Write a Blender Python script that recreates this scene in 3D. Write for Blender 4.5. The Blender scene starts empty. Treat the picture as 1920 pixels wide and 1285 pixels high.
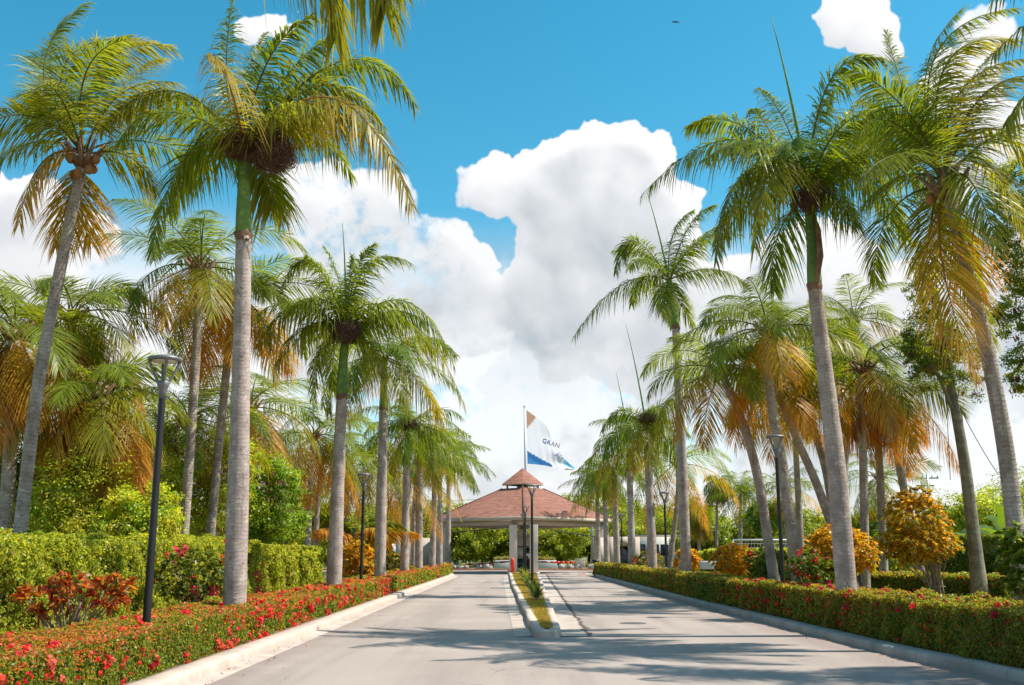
import bpy, math, random
import numpy as np
from mathutils import Vector, Matrix

# ---------------------------------------------------------------- camera, sky, sun, exposure
scene = bpy.context.scene
COL = scene.collection
FPX = 1900.0
PITCH = math.atan(393.0 / FPX)
CAMH = 1.7
cd = bpy.data.cameras.new("camera")
cd.sensor_width = 36.0
cd.lens = 36.0 * FPX / 1920.0
cd.clip_start = 0.1
cd.clip_end = 6000.0
cam = bpy.data.objects.new("camera", cd)
cam.location = (0, 0, CAMH)
cam.rotation_euler = (math.pi / 2 + PITCH, 0, 0)
COL.objects.link(cam)
scene.camera = cam
scene.view_settings.view_transform = 'Standard'
scene.view_settings.look = 'None'
scene.view_settings.gamma = 1.0
scene.view_settings.exposure = 0.55
scene.view_settings.use_curve_mapping = False

SUN_DIR = Vector((0.72, 0.03, 1.0)).normalized()          # towards the sun
sl = bpy.data.lights.new("sun", 'SUN')
sl.energy = 5.0
sl.angle = math.radians(0.55)
sl.color = (1.0, 0.925, 0.81)
sun = bpy.data.objects.new("sun", sl)
sun.rotation_euler = SUN_DIR.to_track_quat('Z', 'Y').to_euler()
COL.objects.link(sun)
SKY_STRENGTH = 0.13


def at(px, py, Y):
    """photo pixel and depth -> point in the place"""
    x = (px - 960.0) / FPX
    y = -(py - 642.5) / FPX
    c, s = math.cos(PITCH), math.sin(PITCH)
    d = (x, c - y * s, s + y * c)
    k = Y / d[1]
    return np.array((d[0] * k, Y, CAMH + d[2] * k))


def uv_of(px, py):
    p = at(px, py, 1.0)
    return (p[0], p[2] - CAMH)


class NT:
    """tiny helper to write node trees"""
    def __init__(self, nt):
        self.nt = nt

    def n(self, t, **kw):
        nd = self.nt.nodes.new(t)
        for k, v in kw.items():
            setattr(nd, k, v)
        return nd

    def put(self, sock, v):
        if hasattr(v, 'is_linked'):
            self.nt.links.new(v, sock)
        else:
            sock.default_value = v

    def math(self, op, a, b=None, c=None, clamp=False):
        nd = self.n('ShaderNodeMath', operation=op)
        nd.use_clamp = clamp
        self.put(nd.inputs[0], a)
        if b is not None:
            self.put(nd.inputs[1], b)
        if c is not None:
            self.put(nd.inputs[2], c)
        return nd.outputs[0]

    def vmath(self, op, a, b=None, out=0):
        nd = self.n('ShaderNodeVectorMath', operation=op)
        self.put(nd.inputs[0], a)
        if b is not None:
            self.put(nd.inputs[1], b)
        return nd.outputs[out]

    def scale(self, a, s):
        nd = self.n('ShaderNodeVectorMath', operation='SCALE')
        self.put(nd.inputs[0], a)
        self.put(nd.inputs['Scale'], s)
        return nd.outputs[0]

    def mix(self, f, a, b, mode='MIX'):
        nd = self.n('ShaderNodeMix', data_type='RGBA', blend_type=mode)
        self.put(nd.inputs[0], f)
        self.put(nd.inputs[6], a)
        self.put(nd.inputs[7], b)
        return nd.outputs[2]

    def ramp(self, f, lo, hi):
        nd = self.n('ShaderNodeMapRange', interpolation_type='SMOOTHSTEP')
        self.put(nd.inputs[0], f)
        nd.inputs[1].default_value = lo
        nd.inputs[2].default_value = hi
        return nd.outputs[0]

    def noise(self, vec, scale, detail=4, rough=0.55, dist=0.0, out='Fac'):
        nd = self.n('ShaderNodeTexNoise')
        if vec is not None:
            self.put(nd.inputs['Vector'], vec)
        nd.inputs['Scale'].default_value = scale
        nd.inputs['Detail'].default_value = detail
        nd.inputs['Roughness'].default_value = rough
        nd.inputs['Distortion'].default_value = dist
        return nd.outputs[out]


AZ0, AZ1, EL0, EL1 = -0.85, 0.85, 0.0, 0.80
IW, IH = 2400, 1130


def grid_noise(w, h, cells, rng, octaves=6, rough=0.55):
    """fractal value noise on an h x w grid, about 0..1"""
    out = np.zeros((h, w), np.float32)
    amp, tot = 1.0, 0.0
    c = cells
    for _ in range(octaves):
        gx, gy = int(c) + 3, int(c * h / w) + 3
        gsm = rng.random((gy, gx)).astype(np.float32)
        xs = np.linspace(0, c, w, dtype=np.float32)
        ys = np.linspace(0, c * h / w, h, dtype=np.float32)
        xi, yi = xs.astype(int), ys.astype(int)
        fx, fy = xs - xi, ys - yi
        fx, fy = fx * fx * (3 - 2 * fx), fy * fy * (3 - 2 * fy)
        a = gsm[yi][:, xi] * (1 - fx) + gsm[yi][:, xi + 1] * fx
        b = gsm[yi + 1][:, xi] * (1 - fx) + gsm[yi + 1][:, xi + 1] * fx
        out += amp * (a * (1 - fy)[:, None] + b * fy[:, None])
        tot += amp
        amp *= rough
        c *= 2.03
    return out / tot


def blur(a, s):
    h, w = a.shape
    p = int(s * 3) + 2
    b = np.pad(a, p, mode='edge')
    fy = np.fft.fftfreq(b.shape[0])[:, None]
    fx = np.fft.rfftfreq(b.shape[1])[None]
    k = np.exp(-2 * (math.pi * s) ** 2 * (fx * fx + fy * fy))
    return np.fft.irfft2(np.fft.rfft2(b) * k, b.shape)[p:p + h, p:p + w].astype(np.float32)


def sstep(x, a, b):
    t = np.clip((x - a) / (b - a), 0, 1)
    return t * t * (3 - 2 * t)


def cloud_image():
    """cumulus heaped up from many billows, written into a picture kept in memory (no file)"""
    rng = np.random.default_rng(77)
    ppr = IW / (AZ1 - AZ0)                                  # picture cells per radian
    blobs = [
        (1105, 350, 108), (1015, 355, 80), (935, 350, 60), (890, 358, 32), (1165, 310, 78), (1215, 305, 50), (1080, 300, 55), (1010, 300, 30),
        (1075, 455, 120), (1190, 450, 140), (1020, 560, 100), (1120, 590, 130),
        (842, 472, 64), (820, 535, 92), (875, 590, 86), (700, 410, 100), (615, 380, 80), (745, 500, 90), (555, 350, 50),
        (640, 510, 100), (570, 600, 90), (740, 640, 100), (1260, 620, 150), (1380, 600, 130), (1500, 550, 110),
        (1590, 475, 46), (1690, 550, 66), (1640, 620, 100), (1800, 620, 80), (1900, 560, 80), (1960, 480, 70), (1770, 500, 36),
        (40, 430, 84), (120, 455, 60), (185, 455, 38), (-30, 380, 60), (40, 560, 110), (180, 640, 90), (420, 720, 80),
        (490, 56, 28), (458, 44, 18), (525, 62, 18), (1592, 40, 46), (1645, 70, 38), (1566, 20, 30), (1625, 22, 38), (1668, 95, 22), (1612, 78, 24), (1790, 170, 60),
        (1840, 60, 50), (1890, 250, 60), (1800, 330, 40)]
    sph = []
    for bx, by, r in blobs:
        p = at(bx, by, 1.0)
        az, el = math.atan2(p[0], p[1]), math.atan2(p[2] - CAMH, math.hypot(p[0], p[1]))
        cx, cy_, rr = (az - AZ0) * ppr, (el - EL0) * ppr, r / FPX * ppr * 0.96
        sph.append((cx, cy_, 0.0, rr))
        n1 = 12
        for _ in range(n1):                                 # billows on billows
            a = rng.random() * 6.283
            q = rng.uniform(0.35, 0.95)
            r1 = rr * rng.uniform(0.26, 0.46)
            c1 = (cx + math.cos(a) * rr * q, cy_ + math.sin(a) * rr * q, rr * math.sqrt(max(0, 1 - q * q)) * 0.6, r1)
            sph.append(c1)
            for _ in range(14):
                b = rng.random() * 6.283
                q2 = rng.uniform(0.3, 1.0)
                r2 = r1 * rng.uniform(0.16, 0.42)
                if r2 > 2:
                    sph.append((c1[0] + math.cos(b) * r1 * q2, c1[1] + math.sin(b) * r1 * q2, c1[2] + r1 * math.sqrt(max(0, 1 - q2 * q2)) * 0.8, r2))
    Hh = np.full((IH, IW), -60.0, np.float32)
    # small domain warp so no billow keeps a round outline
    w1 = (grid_noise(IW, IH, 60, rng, 6, 0.62) - 0.5) * 34
    w2 = (grid_noise(IW, IH, 60, rng, 6, 0.62) - 0.5) * 34
    yy, xx = np.mgrid[0:IH, 0:IW].astype(np.float32)
    xx += w1
    yy += w2
    for cx, cy_, z, r in sph:
        m = r + 30
        x0, x1, y0, y1 = int(max(0, cx - m)), int(min(IW, cx + m)), int(max(0, cy_ - m)), int(min(IH, cy_ + m))
        if x1 <= x0 or y1 <= y0:
            continue
        d2 = (xx[y0:y1, x0:x1] - cx) ** 2 + (yy[y0:y1, x0:x1] - cy_) ** 2
        h = np.where(d2 < r * r, z + np.sqrt(np.maximum(r * r - d2, 0)), -60)
        np.maximum(Hh[y0:y1, x0:x1], h, out=Hh[y0:y1, x0:x1])
    solid = (Hh > -50).astype(np.float32)
    fine = grid_noise(IW, IH, 110, rng, 6, 0.62)
    soft = blur(solid, 2.0) * 0.62 + blur(solid, 9.0) * 0.38
    wisp = grid_noise(IW, IH, 12, rng, 7, 0.6)
    el = EL0 + (np.arange(IH, dtype=np.float32)[:, None] / IH) * (EL1 - EL0)
    az = AZ0 + (np.arange(IW, dtype=np.float32)[None] / IW) * (AZ1 - AZ0)
    lowf = sstep(el, 0.40, 0.12)
    wz = sstep(grid_noise(IW, IH, 10, rng, 4, 0.5), 0.46, 0.64)
    mask = sstep(soft + (fine - 0.5) * 0.9 + (wisp - 0.5) * (0.35 + 0.7 * wz + 1.0 * lowf), 0.34, 0.66 + 0.3 * wz + 0.2 * lowf)
    mask = np.maximum(mask, sstep(blur(solid, 14), 0.80, 0.97) * sstep(el, 0.16, 0.24) * sstep(az, -0.10, -0.03) * sstep(az, 0.22, 0.12))
    # light on the heaps: from the upper right, scattered softly
    Hs = blur(np.maximum(Hh, -4), 4.0) + wisp * 30
    gy, gx = np.gradient(Hs)
    Hb = blur(np.maximum(Hh, -10), 11.0)
    by_, bx_ = np.gradient(Hb)
    nx, ny = -(gx * .25 + bx_ * .8), -(gy * .25 + by_ * .8)
    ln = np.sqrt(nx * nx + ny * ny + 1.6)
    L = (0.50 * nx + 0.68 * ny + 0.53 * 1.26) / ln
    deep = sstep(blur(solid, 22), 0.75, 1.0)
    bign = grid_noise(IW, IH, 11, rng, 5, 0.5)
    lit = blur(0.78 + 0.33 * np.clip(L, -0.5, 1), 2.0) + 0.07 * (1 - deep) - (0.23 - 0.08 * lowf) * deep * sstep(bign, 0.38, 0.64)
    # grey undersides where the cloud is thick overhead
    lit = lit + 0.16 * (grid_noise(IW, IH, 26, rng, 6, 0.6) - 0.5) * deep
    thick = blur(solid, 26)
    up = np.zeros_like(thick)
    for k in (20, 45, 80, 120):
        sh = np.roll(thick, -k, axis=0)
        sh[-k:] = 0
        up += sh / 4
    big = grid_noise(IW, IH, 7, rng, 5, 0.5)
    sheet_n = grid_noise(IW, IH, 9, rng, 7, 0.58)
    st_n = np.repeat(grid_noise(IW // 2 + 1, IH, 6, rng, 7, 0.62), 2, axis=1)[:, :IW]
    p = at(1050, 655, 1.0)
    a0, e0 = math.atan2(p[0], 1.0), math.atan2(p[2] - CAMH, math.hypot(p[0], 1.0))
    g0 = np.exp(-(((az - a0) / 0.13) ** 2 + ((el - e0) / 0.055) ** 2))
    grey = 0.16 * sstep(up * 0.75 + big * 0.6, 0.72, 1.25) * sstep(el, 0.42, 0.26) + 0.20 * g0 * sstep(sheet_n + st_n * 0.5, 0.55, 0.95) + 0.14 * lowf * sstep(big, 0.42, 0.6)
    lit = np.clip(lit - grey + (fine - 0.5) * 0.05, 0.36, 1.0)
    # broken sheet of cloud lower down
    g1 = np.exp(-(((az - a0 + 0.06) / 0.16) ** 2 + ((el - e0 + 0.06) / 0.07) ** 2))
    sheet = sstep(el, 0.34, 0.22) * sstep(0.13 * g1 + sheet_n * 0.5 + st_n * 0.5 + (fine - .5) * .22, 0.295, 0.47)
    s_lit = np.clip(1.02 - 0.40 * sstep(grid_noise(IW, IH, 9, rng, 6, 0.58) * .55 + st_n * .45, 0.44, 0.60) - 0.12 * g0 + (fine - 0.5) * 0.08, 0, 1)
    puff = sstep(grid_noise(IW, IH, 22, rng, 6, 0.58), 0.50, 0.62)
    s_lit = np.minimum(s_lit - 0.05 * sstep(blur(grey, 30), 0.05, 0.25) + 0.20 * puff, 1.0)
    mlow = lowf * 0.8
    lit = lit * (1 - mlow) + blur(lit, 14) * mlow * 0.5 + (s_lit + 0.04) * mlow * 0.5
    alpha = mask + (1 - mask) * sheet * 0.93
    lum = np.where(alpha > 1e-4, (mask * lit + (1 - mask) * sheet * 0.93 * s_lit) / np.maximum(alpha, 1e-4), s_lit)
    haze = sstep(el, 0.15, 0.0) * 0.55
    lum = lum * (1 - haze) + 0.93 * haze
    t = np.clip((lum - 0.36) / 0.64, 0, 1)[..., None]
    colr = (1 - t) * np.array((0.36, 0.42, 0.47)) + t * np.array((0.97, 0.98, 1.0))
    alpha = alpha + (1 - alpha) * sstep(el, 0.17, -0.03) * 0.7
    img = bpy.data.images.new('cumulus', IW, IH, alpha=True, float_buffer=True)
    img.colorspace_settings.name = 'Non-Color'
    img.alpha_mode = 'CHANNEL_PACKED'
    buf = np.dstack((colr, alpha)).astype(np.float32)
    img.pixels.foreach_set(buf.ravel())
    img.update()
    img.pack()
    return img


def build_world():
    w = bpy.data.worlds.new("World")
    scene.world = w
    w.use_nodes = True
    nt = w.node_tree
    nt.nodes.clear()
    N = NT(nt)
    out = N.n('ShaderNodeOutputWorld')
    bg = N.n('ShaderNodeBackground')
    bg.inputs[1].default_value = SKY_STRENGTH
    nt.links.new(bg.outputs[0], out.inputs[0])
    sky = N.n('ShaderNodeTexSky', sky_type='NISHITA')
    sky.sun_disc = False
    sky.sun_elevation = math.asin(SUN_DIR.z)
    sky.sun_rotation = math.atan2(SUN_DIR.x, SUN_DIR.y)
    sky.air_density = 1.0
    sky.dust_density = 0.3
    sky.ozone_density = 1.5
    hs = N.n('ShaderNodeHueSaturation')
    hs.inputs['Hue'].default_value = SKY_HSV[0]
    hs.inputs['Saturation'].default_value = SKY_HSV[1]
    hs.inputs['Value'].default_value = SKY_HSV[2]
    nt.links.new(sky.outputs[0], hs.inputs['Color'])
    tc = N.n('ShaderNodeTexCoord')
    sp = N.n('ShaderNodeSeparateXYZ')
    nt.links.new(tc.outputs['Generated'], sp.inputs[0])
    az = N.math('ARCTAN2', sp.outputs[0], sp.outputs[1])
    el = N.math('ARCSINE', N.math('MAXIMUM', N.math('MINIMUM', sp.outputs[2], 1.0), -1.0))
    cb = N.n('ShaderNodeCombineXYZ')
    N.put(cb.inputs[0], N.math('DIVIDE', N.math('SUBTRACT', az, AZ0), AZ1 - AZ0))
    N.put(cb.inputs[1], N.math('DIVIDE', N.math('SUBTRACT', N.math('MAXIMUM', el, 0.002), EL0), EL1 - EL0))
    im = N.n('ShaderNodeTexImage')
    im.image = cloud_image()
    im.extension = 'MIRROR'
    im.interpolation = 'Cubic'
    nt.links.new(cb.outputs[0], im.inputs['Vector'])
    cl = N.scale(im.outputs['Color'], CLOUD)
    nt.links.new(N.mix(im.outputs['Alpha'], hs.outputs[0], cl), bg.inputs[0])
    w.cycles.sampling_method = 'MANUAL'
    w.cycles.sample_map_resolution = 1024


SKY_HSV = (0.468, 1.40, 0.94)
CLOUD = 5.5
build_world()
cy = scene.cycles
cy.max_bounces = 6
cy.diffuse_bounces = 3
cy.glossy_bounces = 2
cy.transmission_bounces = 4
cy.transparent_max_bounces = 4
cy.caustics_reflective = False
cy.caustics_refractive = False

# ---------------------------------------------------------------- materials


def new_mat(name):
    m = bpy.data.materials.new(name)
    m.use_nodes = True
    nt = m.node_tree
    nt.nodes.clear()
    N = NT(nt)
    out = N.n('ShaderNodeOutputMaterial')
    b = N.n('ShaderNodeBsdfPrincipled')
    nt.links.new(b.outputs[0], out.inputs[0])
    return m, N, b, out


def objco(N):
    return N.n('ShaderNodeTexCoord').outputs['Object']


def geopos(N):
    return N.n('ShaderNodeNewGeometry').outputs['Position']


def rgb(c):
    return (c[0], c[1], c[2], 1)


def plain(name, c, rough=0.6, var=0.12, scale=6.0, metal=0.0, bump=0.0, bscale=30):
    m, N, b, out = new_mat(name)
    nz = N.noise(geopos(N), scale, 6, 0.6)
    lo = rgb([x * (1 - var) for x in c])
    hi = rgb([min(1, x * (1 + var)) for x in c])
    N.put(b.inputs['Base Color'], N.mix(nz, lo, hi))
    b.inputs['Roughness'].default_value = rough
    b.inputs['Metallic'].default_value = metal
    if bump:
        bp = N.n('ShaderNodeBump')
        bp.inputs['Strength'].default_value = bump
        N.put(bp.inputs['Height'], N.noise(geopos(N), bscale, 6, 0.65))
        N.put(b.inputs['Normal'], bp.outputs[0])
    return m


def leaf_mat(name, trans=0.38, rough=0.42, spec=0.35, tmul=(1.5, 1.35, 0.5)):
    """foliage: colour of each leaf comes from the mesh's tint, light passes through"""
    m, N, b, out = new_mat(name)
    a = N.n('ShaderNodeAttribute', attribute_name='tint')
    nz = N.noise(geopos(N), 9.0, 3, 0.6)
    c = N.mix(1.0, a.outputs['Color'], N.mix(nz, (0.72, 0.78, 0.7, 1), (1.25, 1.2, 1.15, 1)), 'MULTIPLY')
    N.put(b.inputs['Base Color'], c)
    b.inputs['Roughness'].default_value = rough
    b.inputs['Specular IOR Level'].default_value = spec
    t = N.n('ShaderNodeBsdfTranslucent')
    N.put(t.inputs[0], N.mix(1.0, c, rgb(tmul), 'MULTIPLY'))
    mx = N.n('ShaderNodeMixShader')
    mx.inputs[0].default_value = trans
    N.nt.links.new(b.outputs[0], mx.inputs[1])
    N.nt.links.new(t.outputs[0], mx.inputs[2])
    N.nt.links.new(mx.outputs[0], out.inputs[0])
    return m


def trunk_mat(name, c0, c1, ring, dark=0.45, ringdep=0.5):
    """bark with ring scars; 'along' attribute = (angle, metres up, 0)"""
    m, N, b, out = new_mat(name)
    a = N.n('ShaderNodeAttribute', attribute_name='along')
    vec = a.outputs['Vector']
    pos = geopos(N)
    wob = N.math('MULTIPLY', N.noise(pos, 5.0, 3, 0.6), 0.12)
    sp = N.n('ShaderNodeSeparateXYZ')
    N.put(sp.inputs[0], vec)
    h = N.math('ADD', sp.outputs[1], wob)
    fr = N.math('FRACT', N.math('MULTIPLY', h, ring))
    sc = N.math('POWER', N.math('ABSOLUTE', N.math('MULTIPLY_ADD', fr, 2.0, -1.0)), 5.0)
    big = N.noise(pos, 2.2, 6, 0.65)
    fine = N.noise(N.vmath('MULTIPLY', pos, (1, 1, 3.5)), 22.0, 5, 0.7)
    c = N.mix(N.ramp(big, 0.36, 0.62), rgb([x * 0.82 for x in c0]), rgb(c1))
    drip = N.ramp(N.noise(N.vmath('MULTIPLY', pos, (9, 9, 0.55)), 1.0, 4, 0.6), 0.56, 0.72)
    c = N.mix(N.math('MULTIPLY', drip, 0.6), c, rgb([x * 0.42 for x in c0]))
    c = N.mix(N.math('MULTIPLY', N.ramp(fine, 0.42, 0.68), 0.5), c, rgb([x * 0.5 for x in c0]))
    spots = N.ramp(N.noise(pos, 8.0, 4, 0.65), 0.58, 0.66)
    c = N.mix(N.math('MULTIPLY', spots, 0.5), c, rgb((0.10, 0.085, 0.075)))
    pale = N.ramp(N.noise(N.vmath('ADD', pos, (7, 3, 1)), 6.0, 4, 0.6), 0.56, 0.68)
    c = N.mix(N.math('MULTIPLY', pale, 0.5), c, rgb([min(1, x * 1.5) for x in c1]))
    c = N.mix(N.math('MULTIPLY', sc, dark), c, rgb([x * 0.35 for x in c0]))
    N.put(b.inputs['Base Color'], c)
    b.inputs['Roughness'].default_value = 0.85
    bp = N.n('ShaderNodeBump')
    bp.inputs['Strength'].default_value = ringdep
    bp.inputs['Distance'].default_value = 0.02
    N.put(bp.inputs['Height'], N.math('ADD', N.math('MULTIPLY', sc, -0.6), N.math('MULTIPLY', fine, 0.7)))
    N.put(b.inputs['Normal'], bp.outputs[0])
    return m


M = {}
M['frond'] = leaf_mat('palm leaflets', 0.52, 0.38, 0.26, (1.6, 1.4, 0.5))
M['leaf'] = leaf_mat('hedge leaves', 0.48, 0.38, 0.34, (1.8, 1.6, 0.7))
M['petal'] = leaf_mat('petals', 0.3, 0.55, 0.2, (1.2, 0.9, 0.9))
M['royal_bark'] = trunk_mat('royal palm bark', (0.40, 0.315, 0.275), (0.50, 0.41, 0.365), 13.0, 0.25, 0.3)
M['coco_bark'] = trunk_mat('coconut bark', (0.35, 0.27, 0.225), (0.48, 0.40, 0.34), 12.0, 0.38, 0.6)
M['tree_bark'] = trunk_mat('tree bark', (0.20, 0.165, 0.115), (0.30, 0.26, 0.18), 2.0, 0.1, 0.6)
M['shaft'] = trunk_mat('crownshaft green', (0.13, 0.25, 0.055), (0.20, 0.33, 0.075), 1.1, 0.2, 0.1)
M['shaft_brown'] = trunk_mat('dry leaf sheath', (0.22, 0.11, 0.07), (0.33, 0.19, 0.12), 2.0, 0.2, 0.4)
M['twig'] = plain('twigs', (0.13, 0.07, 0.05), 0.9, 0.5, 20)
M['coconut'] = plain('coconut husk', (0.33, 0.15, 0.05), 0.6, 0.5, 9)
M['hedge_core'] = plain('shaded hedge twigs', (0.035, 0.04, 0.015), 0.95, 0.4, 12)  # twig brown-green darkened to carry the shade between the leaves
M['stem'] = plain('woody stems', (0.28, 0.21, 0.15), 0.9, 0.3, 14)
M['black'] = plain('black painted steel', (0.008, 0.008, 0.008), 0.5, 0.3, 30)
M['grey_metal'] = plain('grey lamp metal', (0.17, 0.175, 0.18), 0.45, 0.15, 20, 0.3)
M['diffuser'] = plain('lamp diffuser', (0.62, 0.58, 0.52), 0.35, 0.05, 8)
M['beige'] = plain('beige render', (0.50, 0.42, 0.36), 0.85, 0.16, 1.3, 0, 0.15, 18)
M['column'] = plain('pinkish stone columns', (0.66, 0.555, 0.48), 0.85, 0.2, 2.6, 0, 0.25, 14)
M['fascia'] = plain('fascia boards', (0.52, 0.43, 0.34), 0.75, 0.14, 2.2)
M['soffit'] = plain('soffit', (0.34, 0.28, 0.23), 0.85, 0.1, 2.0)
M['white'] = plain('white paint', (0.76, 0.76, 0.74), 0.55, 0.06, 3)
M['whitewall'] = plain('white washed wall', (0.62, 0.61, 0.57), 0.8, 0.12, 2)
M['red'] = plain('red paint', (0.72, 0.035, 0.02), 0.4, 0.1, 6)
M['darkglass'] = plain('dark glass', (0.02, 0.026, 0.03), 0.12, 0.3, 2)
M['paleglass'] = plain('pale window blind', (0.42, 0.42, 0.33), 0.35, 0.1, 2)
M['green_base'] = plain('dark green tile base', (0.02, 0.04, 0.03), 0.4, 0.2, 6)
M['wire'] = plain('cable', (0.02, 0.02, 0.02), 0.6, 0.1, 6)
M['pole_grey'] = plain('galvanised pole', (0.40, 0.42, 0.42), 0.45, 0.1, 5, 0.5)
M['rock'] = plain('garden rocks', (0.42, 0.38, 0.33), 0.9, 0.35, 2.5, 0, 0.5, 6)
M['skin'] = plain('skin', (0.16, 0.08, 0.05), 0.6, 0.1, 8)
M['shirt'] = plain('white shirt', (0.72, 0.74, 0.78), 0.8, 0.06, 8)
M['trousers'] = plain('dark trousers', (0.02, 0.02, 0.028), 0.85, 0.1, 8)
M['hair'] = plain('black hair', (0.012, 0.01, 0.01), 0.7, 0.1, 8)
M['bird'] = plain('bird feathers', (0.03, 0.028, 0.028), 0.8, 0.1, 8)
M['flag_white'] = leaf_mat('flag cloth', 0.22, 0.8, 0.1, (1.0, 1.0, 1.0))
M['ink'] = plain('navy flag lettering', (0.05, 0.085, 0.23), 0.8, 0.05, 8)


def concrete(name, c, stain=0.35):
    m, N, b, out = new_mat(name)
    p = geopos(N)
    n1 = N.noise(p, 1.6, 6, 0.65)
    n2 = N.noise(p, 16.0, 6, 0.7)
    col = N.mix(N.ramp(n1, 0.3, 0.75), rgb(c), rgb([x * (1 - stain) for x in c]))
    col = N.mix(N.math('MULTIPLY', N.ramp(n2, 0.5, 0.75), 0.35), col, rgb([x * 0.55 for x in c]))
    sp = N.n('ShaderNodeSeparateXYZ')
    N.put(sp.inputs[0], p)
    jt = N.math('FRACT', N.math('MULTIPLY', sp.outputs[1], 1 / 2.4))
    jm = N.math('LESS_THAN', jt, 0.007)
    col = N.mix(N.math('MULTIPLY', jm, 0.7), col, rgb([x * 0.3 for x in c]))
    N.put(b.inputs['Base Color'], col)
    b.inputs['Roughness'].default_value = 0.9
    bp = N.n('ShaderNodeBump')
    bp.inputs['Strength'].default_value = 0.35
    bp.inputs['Distance'].default_value = 0.01
    N.put(bp.inputs['Height'], n2)
    N.put(b.inputs['Normal'], bp.outputs[0])
    return m


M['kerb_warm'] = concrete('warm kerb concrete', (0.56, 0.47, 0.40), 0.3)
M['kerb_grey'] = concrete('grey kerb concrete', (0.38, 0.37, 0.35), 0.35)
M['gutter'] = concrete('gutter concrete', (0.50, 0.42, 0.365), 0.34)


def asphalt():
    m, N, b, out = new_mat('worn asphalt')
    p = geopos(N)
    agg = N.noise(p, 130.0, 3, 0.7)
    pat = N.noise(p, 0.35, 5, 0.55)
    st = N.noise(N.vmath('MULTIPLY', p, (1.1, 0.06, 1)), 1.0, 5, 0.6)
    col = N.mix(N.ramp(pat, 0.3, 0.7), rgb((0.335, 0.275, 0.24)), rgb((0.395, 0.33, 0.29)))
    col = N.mix(N.math('MULTIPLY', N.ramp(st, 0.44, 0.66), 0.6), col, rgb((0.25, 0.20, 0.18)))
    # tyre-polished, oil-dark lane centre and edge dirt
    sp = N.n('ShaderNodeSeparateXYZ')
    N.put(sp.inputs[0], p)
    ex = N.math('ADD', sp.outputs[0], N.math('MULTIPLY', N.math('SUBTRACT', N.noise(p, 1.1, 4, 0.6), 0.5), 1.1))
    l = N.ramp(ex, -3.2, -4.1)
    r = N.ramp(ex, 5.2, 6.1)
    col = N.mix(N.math('MULTIPLY', N.math('ADD', l, r, clamp=True), 0.5), col, rgb((0.23, 0.165, 0.15)))
    col = N.mix(N.math('MULTIPLY', N.ramp(agg, 0.4, 0.75), 0.45), col, rgb((0.19, 0.17, 0.16)))
    sp2 = N.ramp(N.noise(N.vmath('ADD', p, (3, 9, 0)), 75.0, 2, 0.6), 0.64, 0.72)
    col = N.mix(N.math('MULTIPLY', sp2, 0.35), col, rgb((0.55, 0.5, 0.46)))
    vo = N.n('ShaderNodeTexVoronoi', feature='DISTANCE_TO_EDGE')
    N.put(vo.inputs['Vector'], N.vmath('ADD', p, N.scale(N.noise(p, 1.3, 5, 0.6, out='Color'), 1.3)))
    vo.inputs['Scale'].default_value = 0.19
    crk = N.math('LESS_THAN', vo.outputs['Distance'], 0.0022)
    crk = N.math('MULTIPLY', crk, N.ramp(N.noise(p, 0.5, 2), 0.5, 0.6))
    col = N.mix(N.math('MULTIPLY', crk, 0.7), col, rgb((0.08, 0.07, 0.065)))
    blot = N.ramp(N.noise(N.vmath('ADD', p, (31, 5, 0)), 1.7, 3, 0.6), 0.70, 0.76)
    col = N.mix(N.math('MULTIPLY', blot, 0.3), col, rgb((0.16, 0.14, 0.135)))
    N.put(b.inputs['Base Color'], col)
    b.inputs['Roughness'].default_value = 0.82
    bp = N.n('ShaderNodeBump')
    bp.inputs['Strength'].default_value = 0.5
    bp.inputs['Distance'].default_value = 0.006
    N.put(bp.inputs['Height'], agg)
    N.put(b.inputs['Normal'], bp.outputs[0])
    return m


M['asphalt'] = asphalt()


def grass_ground():
    m, N, b, out = new_mat('lawn')
    p = geopos(N)
    a = N.noise(p, 0.25, 6, 0.6)
    f = N.noise(p, 14.0, 5, 0.7)
    c = N.mix(N.ramp(a, 0.3, 0.7), rgb((0.10, 0.125, 0.03)), rgb((0.19, 0.165, 0.055)))
    c = N.mix(N.math('MULTIPLY', N.ramp(f, 0.4, 0.7), 0.6), c, rgb((0.05, 0.075, 0.018)))
    N.put(b.inputs['Base Color'], c)
    b.inputs['Roughness'].default_value = 0.95
    return m


M['lawn'] = grass_ground()


def soil():
    return plain('bed soil', (0.17, 0.115, 0.075), 0.95, 0.45, 3.0, 0, 0.5, 20)


M['soil'] = soil()


def island_lawn():
    m, N, b, out = new_mat('island lawn')
    p = geopos(N)
    a = N.noise(p, 1.3, 6, 0.6)
    c = N.mix(N.ramp(a, 0.3, 0.7), rgb((0.30, 0.24, 0.06)), rgb((0.42, 0.30, 0.10)))
    N.put(b.inputs['Base Color'], c)
    b.inputs['Roughness'].default_value = 0.95
    return m


M['island_lawn'] = island_lawn()


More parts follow.
